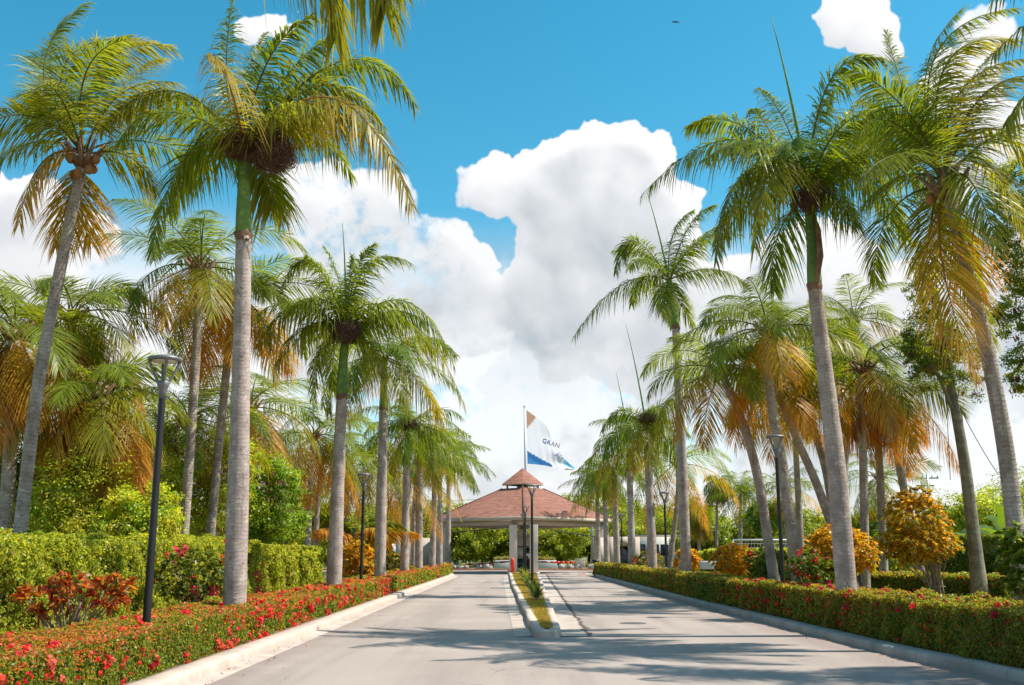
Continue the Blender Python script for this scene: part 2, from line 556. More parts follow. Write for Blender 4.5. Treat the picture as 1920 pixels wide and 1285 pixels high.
def shingles():
    m, N, b, out = new_mat('red shingles')
    uv = N.n('ShaderNodeUVMap').outputs[0]
    br = N.n('ShaderNodeTexBrick')
    N.put(br.inputs['Vector'], uv)
    br.inputs['Scale'].default_value = 1.0
    br.inputs['Brick Width'].default_value = 0.42
    br.inputs['Row Height'].default_value = 0.17
    br.inputs['Mortar Size'].default_value = 0.012
    br.inputs['Mortar Smooth'].default_value = 0.4
    br.inputs['Bias'].default_value = -0.1
    br.inputs['Color1'].default_value = (0.30, 0.122, 0.078, 1)
    br.inputs['Color2'].default_value = (0.20, 0.075, 0.05, 1)
    br.inputs['Mortar'].default_value = (0.09, 0.036, 0.03, 1)
    st = N.noise(N.vmath('MULTIPLY', uv, (0.5, 3.0, 1)), 1.4, 5, 0.65)
    c = N.mix(N.math('MULTIPLY', N.ramp(st, 0.46, 0.66), 0.75), br.outputs['Color'], rgb((0.34, 0.165, 0.11)))
    st2 = N.noise(N.vmath('ADD', N.vmath('MULTIPLY', uv, (0.35, 2.2, 1)), (17, 4, 0)), 1.6, 5, 0.65)
    c = N.mix(N.math('MULTIPLY', N.ramp(st2, 0.52, 0.68), 0.6), c, rgb((0.115, 0.042, 0.03)))
    N.put(b.inputs['Base Color'], c)
    b.inputs['Roughness'].default_value = 0.85
    bp = N.n('ShaderNodeBump')
    bp.inputs['Strength'].default_value = 0.6
    bp.inputs['Distance'].default_value = 0.02
    N.put(bp.inputs['Height'], br.outputs['Fac'])
    bp.invert = True
    N.put(b.inputs['Normal'], bp.outputs[0])
    return m


M['shingles'] = shingles()

# ---------------------------------------------------------------- mesh helpers


def mesh_from(name, V, quads=None, tris=None, mats=(), midx=None, tint=None, along=None, smooth=False, ngons=None, uvs=None):
    me = bpy.data.meshes.new(name)
    V = np.asarray(V, dtype=np.float32).reshape(-1, 3)
    ls, tot = [], []
    if quads is not None and len(quads):
        q = np.asarray(quads, dtype=np.int32).reshape(-1, 4)
        ls.append(q.ravel())
        tot.append(np.full(len(q), 4, np.int32))
    if tris is not None and len(tris):
        t = np.asarray(tris, dtype=np.int32).reshape(-1, 3)
        ls.append(t.ravel())
        tot.append(np.full(len(t), 3, np.int32))
    for f in ngons or ():
        ls.append(np.asarray(f, np.int32))
        tot.append(np.array([len(f)], np.int32))
    loops = np.concatenate(ls)
    tot = np.concatenate(tot)
    st = np.concatenate(([0], np.cumsum(tot)[:-1])).astype(np.int32)
    me.vertices.add(len(V))
    me.vertices.foreach_set('co', V.ravel())
    me.loops.add(len(loops))
    me.loops.foreach_set('vertex_index', loops)
    me.polygons.add(len(tot))
    me.polygons.foreach_set('loop_start', st)
    me.polygons.foreach_set('loop_total', tot)
    for m in mats:
        me.materials.append(m)
    if midx is not None:
        me.polygons.foreach_set('material_index', np.asarray(midx, np.int32))
    if smooth:
        me.polygons.foreach_set('use_smooth', np.ones(len(tot), bool))
    if tint is not None:
        a = me.color_attributes.new('tint', 'FLOAT_COLOR', 'POINT')
        c = np.ones((len(V), 4), np.float32)
        c[:, :3] = tint
        a.data.foreach_set('color', c.ravel())
    if along is not None:
        a = me.attributes.new('along', 'FLOAT_VECTOR', 'POINT')
        a.data.foreach_set('vector', np.asarray(along, np.float32).ravel())
    if uvs is not None:
        l = me.uv_layers.new(name='UVMap')
        l.data.foreach_set('uv', np.asarray(uvs, np.float32).ravel())
    me.update(calc_edges=True)
    return me


def link(name, me, parent=None, loc=None):
    o = bpy.data.objects.new(name, me)
    COL.objects.link(o)
    if parent is not None:
        o.parent = parent
        # meshes are written in place coordinates; take the parent's place off
        o.matrix_parent_inverse = Matrix.Translation(-Vector(root_loc.get(parent.name, (0, 0, 0))))
    if loc is not None:
        o.location = loc
    return o


root_loc = {}


def thing(name, label, cat, loc=(0, 0, 0), group=None):
    o = bpy.data.objects.new(name, None)
    o.empty_display_size = 0.3
    COL.objects.link(o)
    o.location = loc
    root_loc[o.name] = tuple(float(v) for v in loc)
    o['label'] = label
    o['category'] = cat
    if group:
        o['group'] = group
    return o


def tag(o, label=None, cat=None, group=None, kind=None):
    if label:
        o['label'] = label
    if cat:
        o['category'] = cat
    if group:
        o['group'] = group
    if kind:
        o['kind'] = kind
    return o


class MB:
    def __init__(self):
        self.V, self.F, self.n, self.A = [], [], 0, []

    def add(self, V, F, A=None):
        V = np.asarray(V, float).reshape(-1, 3)
        self.V.append(V)
        self.A.append(np.zeros((len(V), 3)) if A is None else A)
        for f in F:
            self.F.append([i + self.n for i in f])
        self.n += len(V)
        return self

    def box(self, c, s, rot=0.0, taper=1.0):
        x, y, z = s[0] / 2, s[1] / 2, s[2] / 2
        v = np.array([(-x, -y, -z), (x, -y, -z), (x, y, -z), (-x, y, -z), (-x * taper, -y * taper, z), (x * taper, -y * taper, z), (x * taper, y * taper, z), (-x * taper, y * taper, z)])
        cr, sr = math.cos(rot), math.sin(rot)
        v = np.c_[v[:, 0] * cr - v[:, 1] * sr, v[:, 0] * sr + v[:, 1] * cr, v[:, 2]] + np.asarray(c)
        return self.add(v, [(0, 3, 2, 1), (4, 5, 6, 7), (0, 1, 5, 4), (1, 2, 6, 5), (2, 3, 7, 6), (3, 0, 4, 7)])

    def tube(self, pts, rad, n=10, cap=True):
        pts = np.asarray(pts, float)
        k = len(pts)
        rad = np.broadcast_to(np.asarray(rad, float), (k,))
        T = np.gradient(pts, axis=0)
        T /= np.linalg.norm(T, axis=1)[:, None] + 1e-9
        ref = np.array((0.0, 1.0, 0.0)) if abs(T[0][1]) < 0.9 else np.array((1.0, 0, 0))
        S = np.cross(T, ref)
        S /= np.linalg.norm(S, axis=1)[:, None]
        B = np.cross(T, S)
        an = np.linspace(0, 2 * math.pi, n, endpoint=False)
        V = pts[:, None] + rad[:, None, None] * (np.cos(an)[None, :, None] * S[:, None] + np.sin(an)[None, :, None] * B[:, None])
        ln = np.concatenate(([0], np.cumsum(np.linalg.norm(np.diff(pts, axis=0), axis=1))))
        A = np.zeros((k, n, 3))
        A[:, :, 0] = an[None]
        A[:, :, 1] = ln[:, None]
        F = []
        for i in range(k - 1):
            for j in range(n):
                a, b = i * n + j, i * n + (j + 1) % n
                F.append((a, a + n, b + n, b))
        if cap:
            F.append(tuple(range(n)))
            F.append(tuple(range((k - 1) * n + n - 1, (k - 1) * n - 1, -1)))
        return self.add(V.reshape(-1, 3), F, A.reshape(-1, 3))

    def lathe(self, c, prof, n=20):
        c = np.asarray(c, float)
        an = np.linspace(0, 2 * math.pi, n, endpoint=False)
        V, F = [], []
        for r, z in prof:
            for a in an:
                V.append((c[0] + r * math.cos(a), c[1] + r * math.sin(a), c[2] + z))
        for i in range(len(prof) - 1):
            for j in range(n):
                a, b = i * n + j, i * n + (j + 1) % n
                F.append((a, b, b + n, a + n))
        F.append(tuple(range(n - 1, -1, -1)))
        F.append(tuple(range((len(prof) - 1) * n, len(prof) * n)))
        return self.add(V, F)

    def ball(self, c, r, n=10, squash=1.0):
        k = n // 2
        prof = [(max(0.001, r * math.sin(math.pi * i / k)), -r * squash * math.cos(math.pi * i / k)) for i in range(k + 1)]
        return self.lathe(c, prof, n)

    def build(self, name, mat, parent=None, smooth=False, bevel=0.0):
        me = mesh_from(name, np.concatenate(self.V), mats=[mat], ngons=self.F, along=np.concatenate(self.A), smooth=smooth)
        o = link(name, me, parent)
        if bevel:
            b = o.modifiers.new('edge', 'BEVEL')
            b.width = bevel
            b.segments = 2
            b.limit_method = 'ANGLE'
        return o


def unit(a):
    return a / (np.linalg.norm(a, axis=-1, keepdims=True) + 1e-9)


# ---------------------------------------------------------------- palm fronds
Z = np.array((0, 0, 1.0))
WIND = np.array((1.0, -0.15, 0.0))


def bez(A, Mid, B, n=18):
    A, Mid, B = (np.asarray(p, float) for p in (A, Mid, B))
    C = 2 * Mid - (A + B) / 2
    t = np.linspace(0, 1, n)[:, None]
    return (1 - t) ** 2 * A + 2 * t * (1 - t) * C + t * t * B


def arc(root, az, e0, e1, L, n=18, wind=0.0, pw=1.2):
    s = np.linspace(0, 1, n)
    e = np.radians(e0 + (e1 - e0) * s ** pw)
    a = math.radians(az)
    d = np.c_[np.cos(e) * math.sin(a), np.cos(e) * math.cos(a), np.sin(e)]
    d = d + wind * WIND[None] * (s ** 1.5)[:, None]
    d = unit(d)
    p = np.asarray(root)[None] + np.concatenate((np.zeros((1, 3)), np.cumsum((d[1:] + d[:-1]) / 2, axis=0))) * (L / (n - 1))
    return p


ROYAL = dict(n=92, lmax=0.82, w=0.038, a0=70, a1=32, beta=(-30, 45), sag=0.8, wind=0.10, s0=0.08)
COCO = dict(n=76, lmax=0.98, w=0.030, a0=66, a1=26, beta=(-12, 16), sag=0.42, wind=0.12, s0=0.16)


def frond_mesh(pts, st, rng, col, tip, age=0.0, rach=(0.16, 0.17, 0.04), dens=1.0, rr=0.03, lscale=1.0, wmul=1.0):
    n = max(10, int(st['n'] * dens))
    k = len(pts)
    T = unit(np.gradient(pts, axis=0))
    S = np.cross(T, Z)
    bad = np.linalg.norm(S, axis=1) < 0.12
    S = unit(S)
    if bad.any():
        good = np.where(~bad)[0]
        if len(good):
            for i in np.where(bad)[0]:
                S[i] = S[good[np.argmin(abs(good - i))]]
    Nn = unit(np.cross(S, T))
    roll = rng.normal(0, 0.42)
    S, Nn = S * math.cos(roll) + Nn * math.sin(roll), Nn * math.cos(roll) - S * math.sin(roll)
    s = np.repeat((np.arange(n) + 0.5) / n, 2)
    side = np.tile((-1.0, 1.0), n)
    s = st['s0'] + (1 - st['s0']) * np.clip(s + rng.normal(0, 0.25 / n, 2 * n), 0, 1)
    drop = rng.random(2 * n) > 0.04 + 0.18 * age
    s, side = s[drop], side[drop]
    m = len(s)
    idx = s * (k - 1)

    def ip(A):
        i0 = np.clip(idx.astype(int), 0, k - 2)
        f = (idx - i0)[:, None]
        return A[i0] * (1 - f) + A[i0 + 1] * f

    P, Tt, Ss, Nv = ip(pts), unit(ip(T)), unit(ip(S)), unit(ip(Nn))
    sp = (s - st['s0']) / (1 - st['s0'])
    l = st['lmax'] * lscale * (0.5 + 0.5 * np.sin(math.pi * np.clip(sp * 1.05 + 0.08, 0, 1) ** 0.75)) * (1 - 0.45 * sp ** 5) * rng.uniform(0.82, 1.12, m)
    al = np.radians(st['a0'] + (st['a1'] - st['a0']) * sp + rng.normal(0, 5, m))
    be = np.radians(rng.uniform(st['beta'][0], st['beta'][1], m) - 20 * age)
    D = np.cos(al)[:, None] * Tt + np.sin(al)[:, None] * (side[:, None] * Ss * np.cos(be)[:, None] + Nv * np.sin(be)[:, None])
    nl = unit(Nv * np.cos(be)[:, None] - side[:, None] * Ss * np.sin(be)[:, None])
    B = unit(np.cross(D, nl))
    sag = st['sag'] * (1 + 0.9 * age) * rng.uniform(0.6, 1.35, m)
    wv = WIND[None] * (st['wind'] * rng.uniform(0.4, 1.6, m))[:, None]
    ts = (0.0, 0.3, 0.68, 1.0)
    wd = (0.45, 1.0, 0.72)
    V = np.zeros((m, 7, 3))
    C = np.zeros((m, 7, 3))
    col, tip = np.asarray(col) * 1.12, np.asarray(tip) * 1.12
    var = rng.normal(0, 0.26, (m, 1)).clip(-.6, .8)
    hue = rng.random((m, 1))
    base = col * (1 + var) * (1 - 0.25 * hue) + np.array((0.06, 0.055, 0.0)) * hue * 0.5
    wcol = st['w'] * rng.uniform(0.8, 1.2, m) * 0.5 * wmul
    for i, t in enumerate(ts):
        c = P + l[:, None] * (D * t - Z[None] * (sag * t * t)[:, None] * 0.9 + wv * t * t)
        mixf = np.clip((t ** 2) * (0.35 + 0.65 * age) + 0.35 * age * sp[:, None] + rng.normal(0, 0.08, (m, 1)), 0, 1)
        cc = base * (1 - mixf) + tip * mixf
        if i < 3:
            V[:, 2 * i] = c - B * (wcol * wd[i])[:, None]
            V[:, 2 * i + 1] = c + B * (wcol * wd[i])[:, None]
            C[:, 2 * i] = C[:, 2 * i + 1] = cc
        else:
            V[:, 6] = c
            C[:, 6] = cc
    o = (np.arange(m) * 7)[:, None]
    q = np.concatenate((o + np.array([[0, 1, 3, 2]]), o + np.array([[2, 3, 5, 4]])))
    tr = o + np.array([[4, 5, 6]])
    # midrib
    rad = rr * (1 - np.linspace(0, 1, k) ** 0.8 * 0.88)
    an = np.arange(4) * math.pi / 2
    R = pts[:, None] + rad[:, None, None] * (np.cos(an)[None, :, None] * S[:, None] + np.sin(an)[None, :, None] * Nn[:, None])
    b0 = m * 7
    rq = []
    for i in range(k - 1):
        for j in range(4):
            a, b = b0 + i * 4 + j, b0 + i * 4 + (j + 1) % 4
            rq.append((a, b, b + 4, a + 4))
    V = np.concatenate((V.reshape(-1, 3), R.reshape(-1, 3)))
    C = np.concatenate((C.reshape(-1, 3), np.broadcast_to(np.asarray(rach), (k * 4, 3))))
    q = np.concatenate((q, np.array(rq)))
    return mesh_from('frond', V, q, tr, [M['frond']], tint=np.clip(C, 0.004, 0.9))


ROYAL_COLS = [((0.150, 0.225, 0.018), (0.28, 0.28, 0.04)), ((0.175, 0.235, 0.022), (0.34, 0.29, 0.045)), ((0.24, 0.235, 0.026), (0.46, 0.32, 0.07)), ((0.105, 0.20, 0.024), (0.19, 0.24, 0.035))]
COCO_COLS = [((0.165, 0.24, 0.024), (0.32, 0.29, 0.045)), ((0.22, 0.255, 0.026), (0.42, 0.32, 0.05)), ((0.36, 0.27, 0.032), (0.60, 0.30, 0.045)), ((0.48, 0.265, 0.035), (0.58, 0.265, 0.05))]


def smooth_path(pts, n=22):
    pts = np.asarray(pts, float)
    if len(pts) == 2:
        t = np.linspace(0, 1, n)[:, None]
        return pts[0] * (1 - t) + pts[1] * t
    k = len(pts)
    ts = np.linspace(0, k - 1, n)
    out = []
    for t in ts:
        i = min(int(t), k - 2)
        f = t - i
        p0, p1, p2, p3 = pts[max(i - 1, 0)], pts[i], pts[i + 1], pts[min(i + 2, k - 1)]
        out.append(0.5 * (2 * p1 + (p2 - p0) * f + (2 * p0 - 5 * p1 + 4 * p2 - p3) * f * f + (3 * p1 - p0 - 3 * p2 + p3) * f ** 3))
    return np.array(out)


def nest(c, r, label, rng, n=1700, squash=0.7, group='twig nests in the royal palms'):
    """a ball of dry twigs lodged in a crown"""
    c = np.asarray(c)
    d = unit(rng.normal(size=(n, 3)))
    rad = r * (0.45 + 0.62 * rng.random(n) ** 0.6)
    P = c + d * rad[:, None] * np.array((1, 1, squash))
    P += 0.22 * r * np.c_[vnoise(P, 3 / r, 1), vnoise(P, 3 / r, 2), vnoise(P, 3 / r, 3)]
    t = unit(np.cross(d, rng.normal(size=(n, 3))) + 0.35 * rng.normal(size=(n, 3)))
    ln = rng.uniform(0.25, 0.6, n) * r
    b = unit(np.cross(t, rng.normal(size=(n, 3)))) * (0.0045 + 0.006 * r)
    bend = -d * (ln * 0.25)[:, None]
    A0, A1, A2 = P - t * ln[:, None] + bend, P, P + t * ln[:, None] + bend
    V = np.stack((A0 - b * .5, A0 + b * .5, A1 - b, A1 + b, A2 - b * .4, A2 + b * .4), 1)
    o = (np.arange(n) * 6)[:, None]
    q = np.concatenate((o + np.array([[0, 1, 3, 2]]), o + np.array([[2, 3, 5, 4]])))
    mb = MB().ball(c, r * 0.62, 12, squash)
    vb = np.concatenate(mb.V)
    fb = [[i + n * 6 for i in f] for f in mb.F]
    me = mesh_from('twig_nest', np.concatenate((V.reshape(-1, 3), vb)), q, None, [M['twig']], ngons=fb)
    o = link('twig_nest', me)
    tag(o, label, 'nest', group)
    return o


palm_no = [0]


def palm(kind, Y, trunk, shaft=None, label='', group=None, fronds=None, nfr=15, L=3.2, dens=1.0, r=(0.21, 0.155), seed=0, spear=None, old=0.25, coconuts=0, green=None, shaft_mat='shaft', e_rng=(78, -25), droop=88, extra=0, bark=None, wind=0.18, wmul=1.0, skirt=0, name=None, zb=0.0, lsc=1.0, azc=None):
    """trunk / shaft: photo pixels at depth Y (list), base foot on the ground"""
    rng = np.random.default_rng(seed * 7 + 11)
    pts = [at(px, py, Y + (dy[0] if dy else 0)) for px, py, *dy in trunk]
    foot = np.array(pts[0])
    d = pts[0] - pts[1]
    foot = pts[0] + d / d[2] * (zb - pts[0][2]) if abs(d[2]) > 0.05 else pts[0]
    foot[2] = zb
    path = smooth_path([foot] + pts[0:] if np.linalg.norm(foot - pts[0]) > 0.25 else [foot] + pts[1:], 30)
    royal = kind == 'royal'
    root = thing(name or ('royal_palm' if royal else 'coconut_palm'), label, 'palm tree', foot, group)
    s = np.linspace(0, 1, len(path))
    if royal:
        rad = r[0] * (1 - s) + r[1] * s + 0.022 * np.exp(-((s - 0.42) / 0.22) ** 2) + 0.05 * np.exp(-s * 16)
    else:
        rad = r[0] * (1 - s) + r[1] * s + 0.10 * np.exp(-s * 18)
    rad = rad * (1 + rng.normal(0, 0.012, len(s)))
    MB().tube(path, rad, 16).build('trunk', M[bark or ('royal_bark' if royal else 'coco_bark')], root, True)
    crown = path[-1]
    if shaft:
        sp = [at(px, py, Y) for px, py in shaft]
        cp = path[-1] - Z * 0.05
        mb = MB().tube([cp - Z * 0.10, cp - Z * 0.03, cp + Z * 0.05, cp + Z * 0.12], [r[1] * 1.0, r[1] * 1.10, r[1] * 1.12, r[1] * 0.98], 14)
        mb.V[0] = mb.V[0] + rng.normal(0, 0.012, mb.V[0].shape)
        mb.build('husk_collar', M['shaft_brown'], root, False)
        spt = smooth_path([path[-1] - 0.05 * unit(path[-1] - path[-2])] + sp, 12)
        q = np.linspace(0, 1, 12)
        sr = r[1] * (0.98 - 0.32 * q + 0.12 * np.exp(-((q - 0.12) / 0.15) ** 2))
        MB().tube(spt, sr, 14).build('crownshaft', M[shaft_mat], root, True)
        crown = spt[-1]
    st = ROYAL if royal else COCO
    cols = ROYAL_COLS if royal else COCO_COLS
    if fronds:
        for f in fronds:
            mx, my, tx, ty = f[:4]
            dy = (f[4] if len(f) > 4 else rng.normal(0, 0.8)) * (1.7 if Y < 25 else 1.3)
            ag = f[5] if len(f) > 5 else rng.random() * 0.5
            tipp = at(tx, ty, Y + dy)
            mid = at(mx, my, Y + dy * 0.55)
            pth = bez(crown + rng.normal(0, 0.03, 3), mid, tipp, 20)
            ln = np.linalg.norm(np.diff(pth, axis=0), axis=1).sum()
            ci = min(int(ag * (len(cols) - (1 if royal else 0)) * 0.999), len(cols) - 1)
            c, t = cols[ci]
            me = frond_mesh(pth, st, rng, c, t, ag, dens=dens * min(1.25, 0.55 + ln / 6), rr=0.034, rach=(0.22, 0.20, 0.05) if ag < .5 else (0.36, 0.2, 0.06), wmul=wmul, lscale=lsc)
            link('frond', me, root)
    for i in range(nfr if not fronds else extra):
        q = (i + 0.5) / max(1, (nfr if not fronds else extra))
        az = i * 137.5 + rng.normal(0, 14) + seed * 40
        if fronds:
            az = rng.normal(0, 30) if i % 2 == 0 else 180 + (58 if i % 4 == 1 else -58) + rng.normal(0, 10)
        if azc is not None:
            az = azc[0] + (az % 360 - 180) * azc[1]
        e0 = e_rng[0] + (e_rng[1] - e_rng[0]) * q ** 0.9 + rng.normal(0, 6)
        if fronds and i % 2:
            e0 = max(e0, 48)
        e0 = min(e0, 74)
        dr = (droop + (30 if e0 > 45 else 0)) * rng.uniform(0.75, 1.25) * (0.8 + 0.2 * math.cos(math.radians(max(e0, -60))))
        e1 = max(e0 - dr, -88)
        ln = L * rng.uniform(0.82, 1.1) * (0.8 if q < 0.12 else 1.0)
        pth = arc(crown + rng.normal(0, 0.04, 3), az, e0, e1, ln, 16, wind)
        ag = min(1, max(0, (q - (1 - old)) / max(old, 0.01) * 0.8 + rng.random() * 0.3)) if old > 0 else rng.random() * 0.25
        ci = min(int(ag * (len(cols) - (1 if royal else 0)) * 0.999), len(cols) - 1)
        if royal and rng.random() < 0.15:
            ci = 3
        c, t = cols[ci]
        if green:
            c = tuple(a * b for a, b in zip(c, green))
            t = tuple(a * b for a, b in zip(t, green))
        me = frond_mesh(pth, st, rng, c, t, ag, dens=dens, rr=0.03, rach=(0.22, 0.20, 0.05) if ag < .5 else (0.36, 0.2, 0.06), wmul=wmul, lscale=lsc)
        link('frond', me, root)
    for i in range(skirt):
        az = rng.random() * 360
        pth = arc(crown - np.array((0, 0, 0.1)), az, -55 + rng.normal(0, 12), -88, L * rng.uniform(0.45, 0.7), 14, 0.05)
        me = frond_mesh(pth, st, rng, (0.26, 0.13, 0.06), (0.30, 0.15, 0.08), 1.0, dens=dens * 0.7, rr=0.025, rach=(0.3, 0.16, 0.07), wmul=wmul)
        f = link('frond', me, root)
        f['label'] = 'dead brown hanging frond'
    if not royal:
        # fibrous sheaths at the crown
        mb = MB()
        for i in range(9):
            a = i * 0.7
            dirv = np.array((math.cos(a) * 0.7, math.sin(a) * 0.7, 0.8))
            p0 = crown - np.array((0, 0, 0.35)) + dirv * 0.05
            mb.tube([p0, p0 + dirv * 0.28, p0 + dirv * 0.62 + np.array((0, 0, .04))], [0.07, 0.06, 0.03], 6)
        mb.build('leaf_sheath', M['shaft_brown'], root, True)
    for i in range(coconuts):
        a = i * 2.4
        p = crown + np.array((math.cos(a) * 0.3 * rng.uniform(.7, 1.2), math.sin(a) * 0.3 * rng.uniform(.7, 1.2), -0.1 - 0.16 * rng.random() * (1 + i % 3)))
        MB().ball(p, 0.095, 10, 1.2).build('coconut', M['coconut'], root, True)
    if spear:
        tipp = at(spear[0], spear[1], Y)
        dirn = unit(tipp - crown)
        ln = np.linalg.norm(tipp - crown)
        mid = crown + dirn * ln * 0.5 + np.array((0.03, 0, 0)) * ln * 0.4
        p = bez(crown, mid, tipp, 10)
        MB().tube(p, np.linspace(0.055, 0.008, 10), 7).build('spear_leaf', M['shaft'], root, True)
    return root, crown


# ---------------------------------------------------------------- scattered leaves


def leaf_quads(P, Nn, size, rng, asp=0.5, fold=0.18, axis=None):
    n = len(P)
    Nn = unit(Nn)
    a = unit(np.cross(Nn, rng.normal(size=(n, 3)))) if axis is None else unit(axis)
    b = unit(np.cross(Nn, a))
    s = np.broadcast_to(size, (n,))[:, None]
    V = np.stack((P - a * s * .5, P + b * s * asp * .5 + Nn * s * fold, P + a * s * .5, P - b * s * asp * .5 + Nn * s * fold), 1)
    F = (np.arange(n) * 4)[:, None] + np.arange(4)[None]
    return V.reshape(-1, 3), F


def vnoise(P, f, seed=0):
    """cheap smooth noise from sines, about -1..1"""
    r = np.random.default_rng(seed + 5)
    o = np.zeros(len(P))
    for i in range(5):
        k = r.normal(size=3) * f * (1 + 0.5 * i)
        o += np.sin(P @ k + r.random() * 6.28) / (1 + 0.3 * i)
    return o / 2.6


def palette(rng, n, cols, w=None):
    cols = np.asarray(cols)
    i = rng.choice(len(cols), n, p=w)
    return cols[i] * (1 + rng.normal(0, 0.18, (n, 1)))


def hedge(name, A, B, width, height, label, rng, colfn, smin=0.045, kd=0.0026, cov=2.6, group=None, flowers=None, z0=0.0, asp=0.5, bump=0.05, cat='hedge', flower_size=1.0, cc=None):
    """trimmed hedge from A to B (xy of its middle line); returns the thing"""
    A, B = np.array((A[0], A[1], 0.0)), np.array((B[0], B[1], 0.0))
    Lh = np.linalg.norm(B - A)
    u = (B - A) / Lh
    v = np.array((-u[1], u[0], 0))
    root = thing(name, label, cat, ((A + B) / 2 + np.array((0, 0, z0))), group)
    hw = width / 2
    # woody inside as one solid box, the inner shade put into its dark colour
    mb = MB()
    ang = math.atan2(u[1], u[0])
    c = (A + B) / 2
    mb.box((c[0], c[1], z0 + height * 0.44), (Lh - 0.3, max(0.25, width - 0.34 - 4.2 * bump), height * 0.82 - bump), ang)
    mb.build('shaded_branches', M['hedge_core'], root)
    Ps, Ns, Ss, Tp = [], [], [], []
    nb = max(2, int(Lh / 1.5))
    per = height * 2 + width
    for i in range(nb):
        a0, a1 = i / nb, (i + 1) / nb
        d = np.linalg.norm((A + (B - A) * (a0 + a1) / 2))
        sz = max(smin, kd * d)
        n = int(cov * per * Lh / nb / (0.25 * sz * sz))
        t = rng.uniform(a0, a1, n) * Lh
        w = rng.uniform(0, per, n)
        isf, isb = w < height, w > height + width
        ist = ~isf & ~isb
        P = np.zeros((n, 3))
        Nn = np.zeros((n, 3))
        off = np.where(isf, -hw, np.where(isb, hw, w - height - hw))
        z = np.where(isf, w, np.where(isb, per - w, height))
        rnd = 0.12
        e = np.clip((abs(off) - (hw - rnd)) / rnd, 0, 1)
        z = np.where(ist, height - rnd * (1 - np.sqrt(np.maximum(0, 1 - e ** 2))) * 0.8, z)
        Nn[isf] = -v
        Nn[isb] = v
        Nn[ist] = Z
        P = A + u * t[:, None] + v * off[:, None]
        P[:, 2] = z0 + z
        bm = bump * 1.2 * vnoise(P, 0.9, 12) + bump * vnoise(P, 2.2, 3) + bump * 0.6 * vnoise(P, 6.0, 9)
        dep = rng.exponential(0.045, n) - 0.05 * rng.random(n) * (rng.random(n) < 0.35)
        thin = np.clip(vnoise(P, 1.7, 31) + 0.5 * vnoise(P, 5.0, 8) - 0.62, 0, 1)
        P = P + Nn * (bm - dep - 0.22 * thin * rng.random(n))[:, None]
        Ps.append(P)
        Ns.append(Nn + rng.normal(0, 0.55, (n, 3)))
        Ss.append(sz * rng.uniform(0.7, 1.35, n))
        Tp.append(np.where(ist, 1.0, np.clip((z - height * 0.72) / (height * 0.28), 0, 1)))
    # end faces
    for E, sg in ((A, -1), (B, 1)):
        d = np.linalg.norm(E)
        sz = max(smin, kd * d)
        n = int(cov * width * height / (0.25 * sz * sz))
        P = E + v * rng.uniform(-hw, hw, n)[:, None] + u * sg * (-rng.exponential(0.045, n))[:, None]
        P[:, 2] = z0 + rng.uniform(0, height, n)
        Ps.append(P)
        Ns.append(u * sg + rng.normal(0, 0.55, (n, 3)))
        Ss.append(sz * rng.uniform(0.7, 1.35, n))
        Tp.append(np.clip((P[:, 2] - z0 - height * 0.72) / (height * 0.28), 0, 1))
    P, Nn, S, tp = np.concatenate(Ps), np.concatenate(Ns), np.concatenate(Ss), np.concatenate(Tp)
    V, F = leaf_quads(P, Nn, S, rng, asp)
    C = np.repeat(np.clip(colfn(P, tp, rng), 0.003, 0.9), 4, 0)
    me = mesh_from('foliage', V, F, None, [M['leaf']], tint=C)
    link('foliage', me, root)
    if flowers:
        dens, fcols, topbias = flowers
        n = int(dens * Lh * per)
        P0 = []
        for _ in range(n):
            t = rng.random() * Lh
            if rng.random() < topbias:
                o, z, nn = rng.uniform(-hw, hw), height + 0.01, Z
            else:
                sgn = -1 if rng.random() < 0.8 else 1
                o, z, nn = sgn * (hw + 0.01), height * (0.12 + 0.83 * rng.random()), v * sgn
            p = A + u * t + v * o + Z * (z0 + z)
            if vnoise(p[None], 1.1, 21)[0] + 0.35 * vnoise(p[None], 3.1, 4)[0] < -0.15 + 0.5 * rng.random() - 0.3:
                continue
            P0.append(np.concatenate((p, nn)))
        if P0:
            P0 = np.array(P0)
            blossoms(P0[:, :3], P0[:, 3:], rng, fcols, root, flower_size)
    return root


def blossoms(P, Nn, rng, cols, root, fs=1.0, each=14):
    n = len(P)
    d = np.linalg.norm(P, axis=1)
    R = 0.05 * fs * rng.choice([0.5, 0.7, 0.9, 1.25], n) * rng.uniform(0.8, 1.2, n) * (1 + d / 90)
    off = unit(rng.normal(size=(n, each, 3)) + Nn[:, None] * 0.8)
    Q = P[:, None] + off * R[:, None, None] * rng.uniform(0.5, 1.1, (n, each, 1))
    S = np.repeat(R * 0.85, each)
    V, F = leaf_quads(Q.reshape(-1, 3), off.reshape(-1, 3) + rng.normal(0, 0.3, (n * each, 3)), S, rng, 0.8, 0.1)
    C = np.repeat(palette(rng, n, cols), each, 0) * (1 + rng.normal(0, 0.12, (n * each, 1)))
    C = np.repeat(np.clip(C, 0.003, 0.95), 4, 0)
    me = mesh_from('blossoms', V, F, None, [M['petal']], tint=C)
    o = link('blossoms', me, root)
    o['kind'] = 'stuff'
    return o


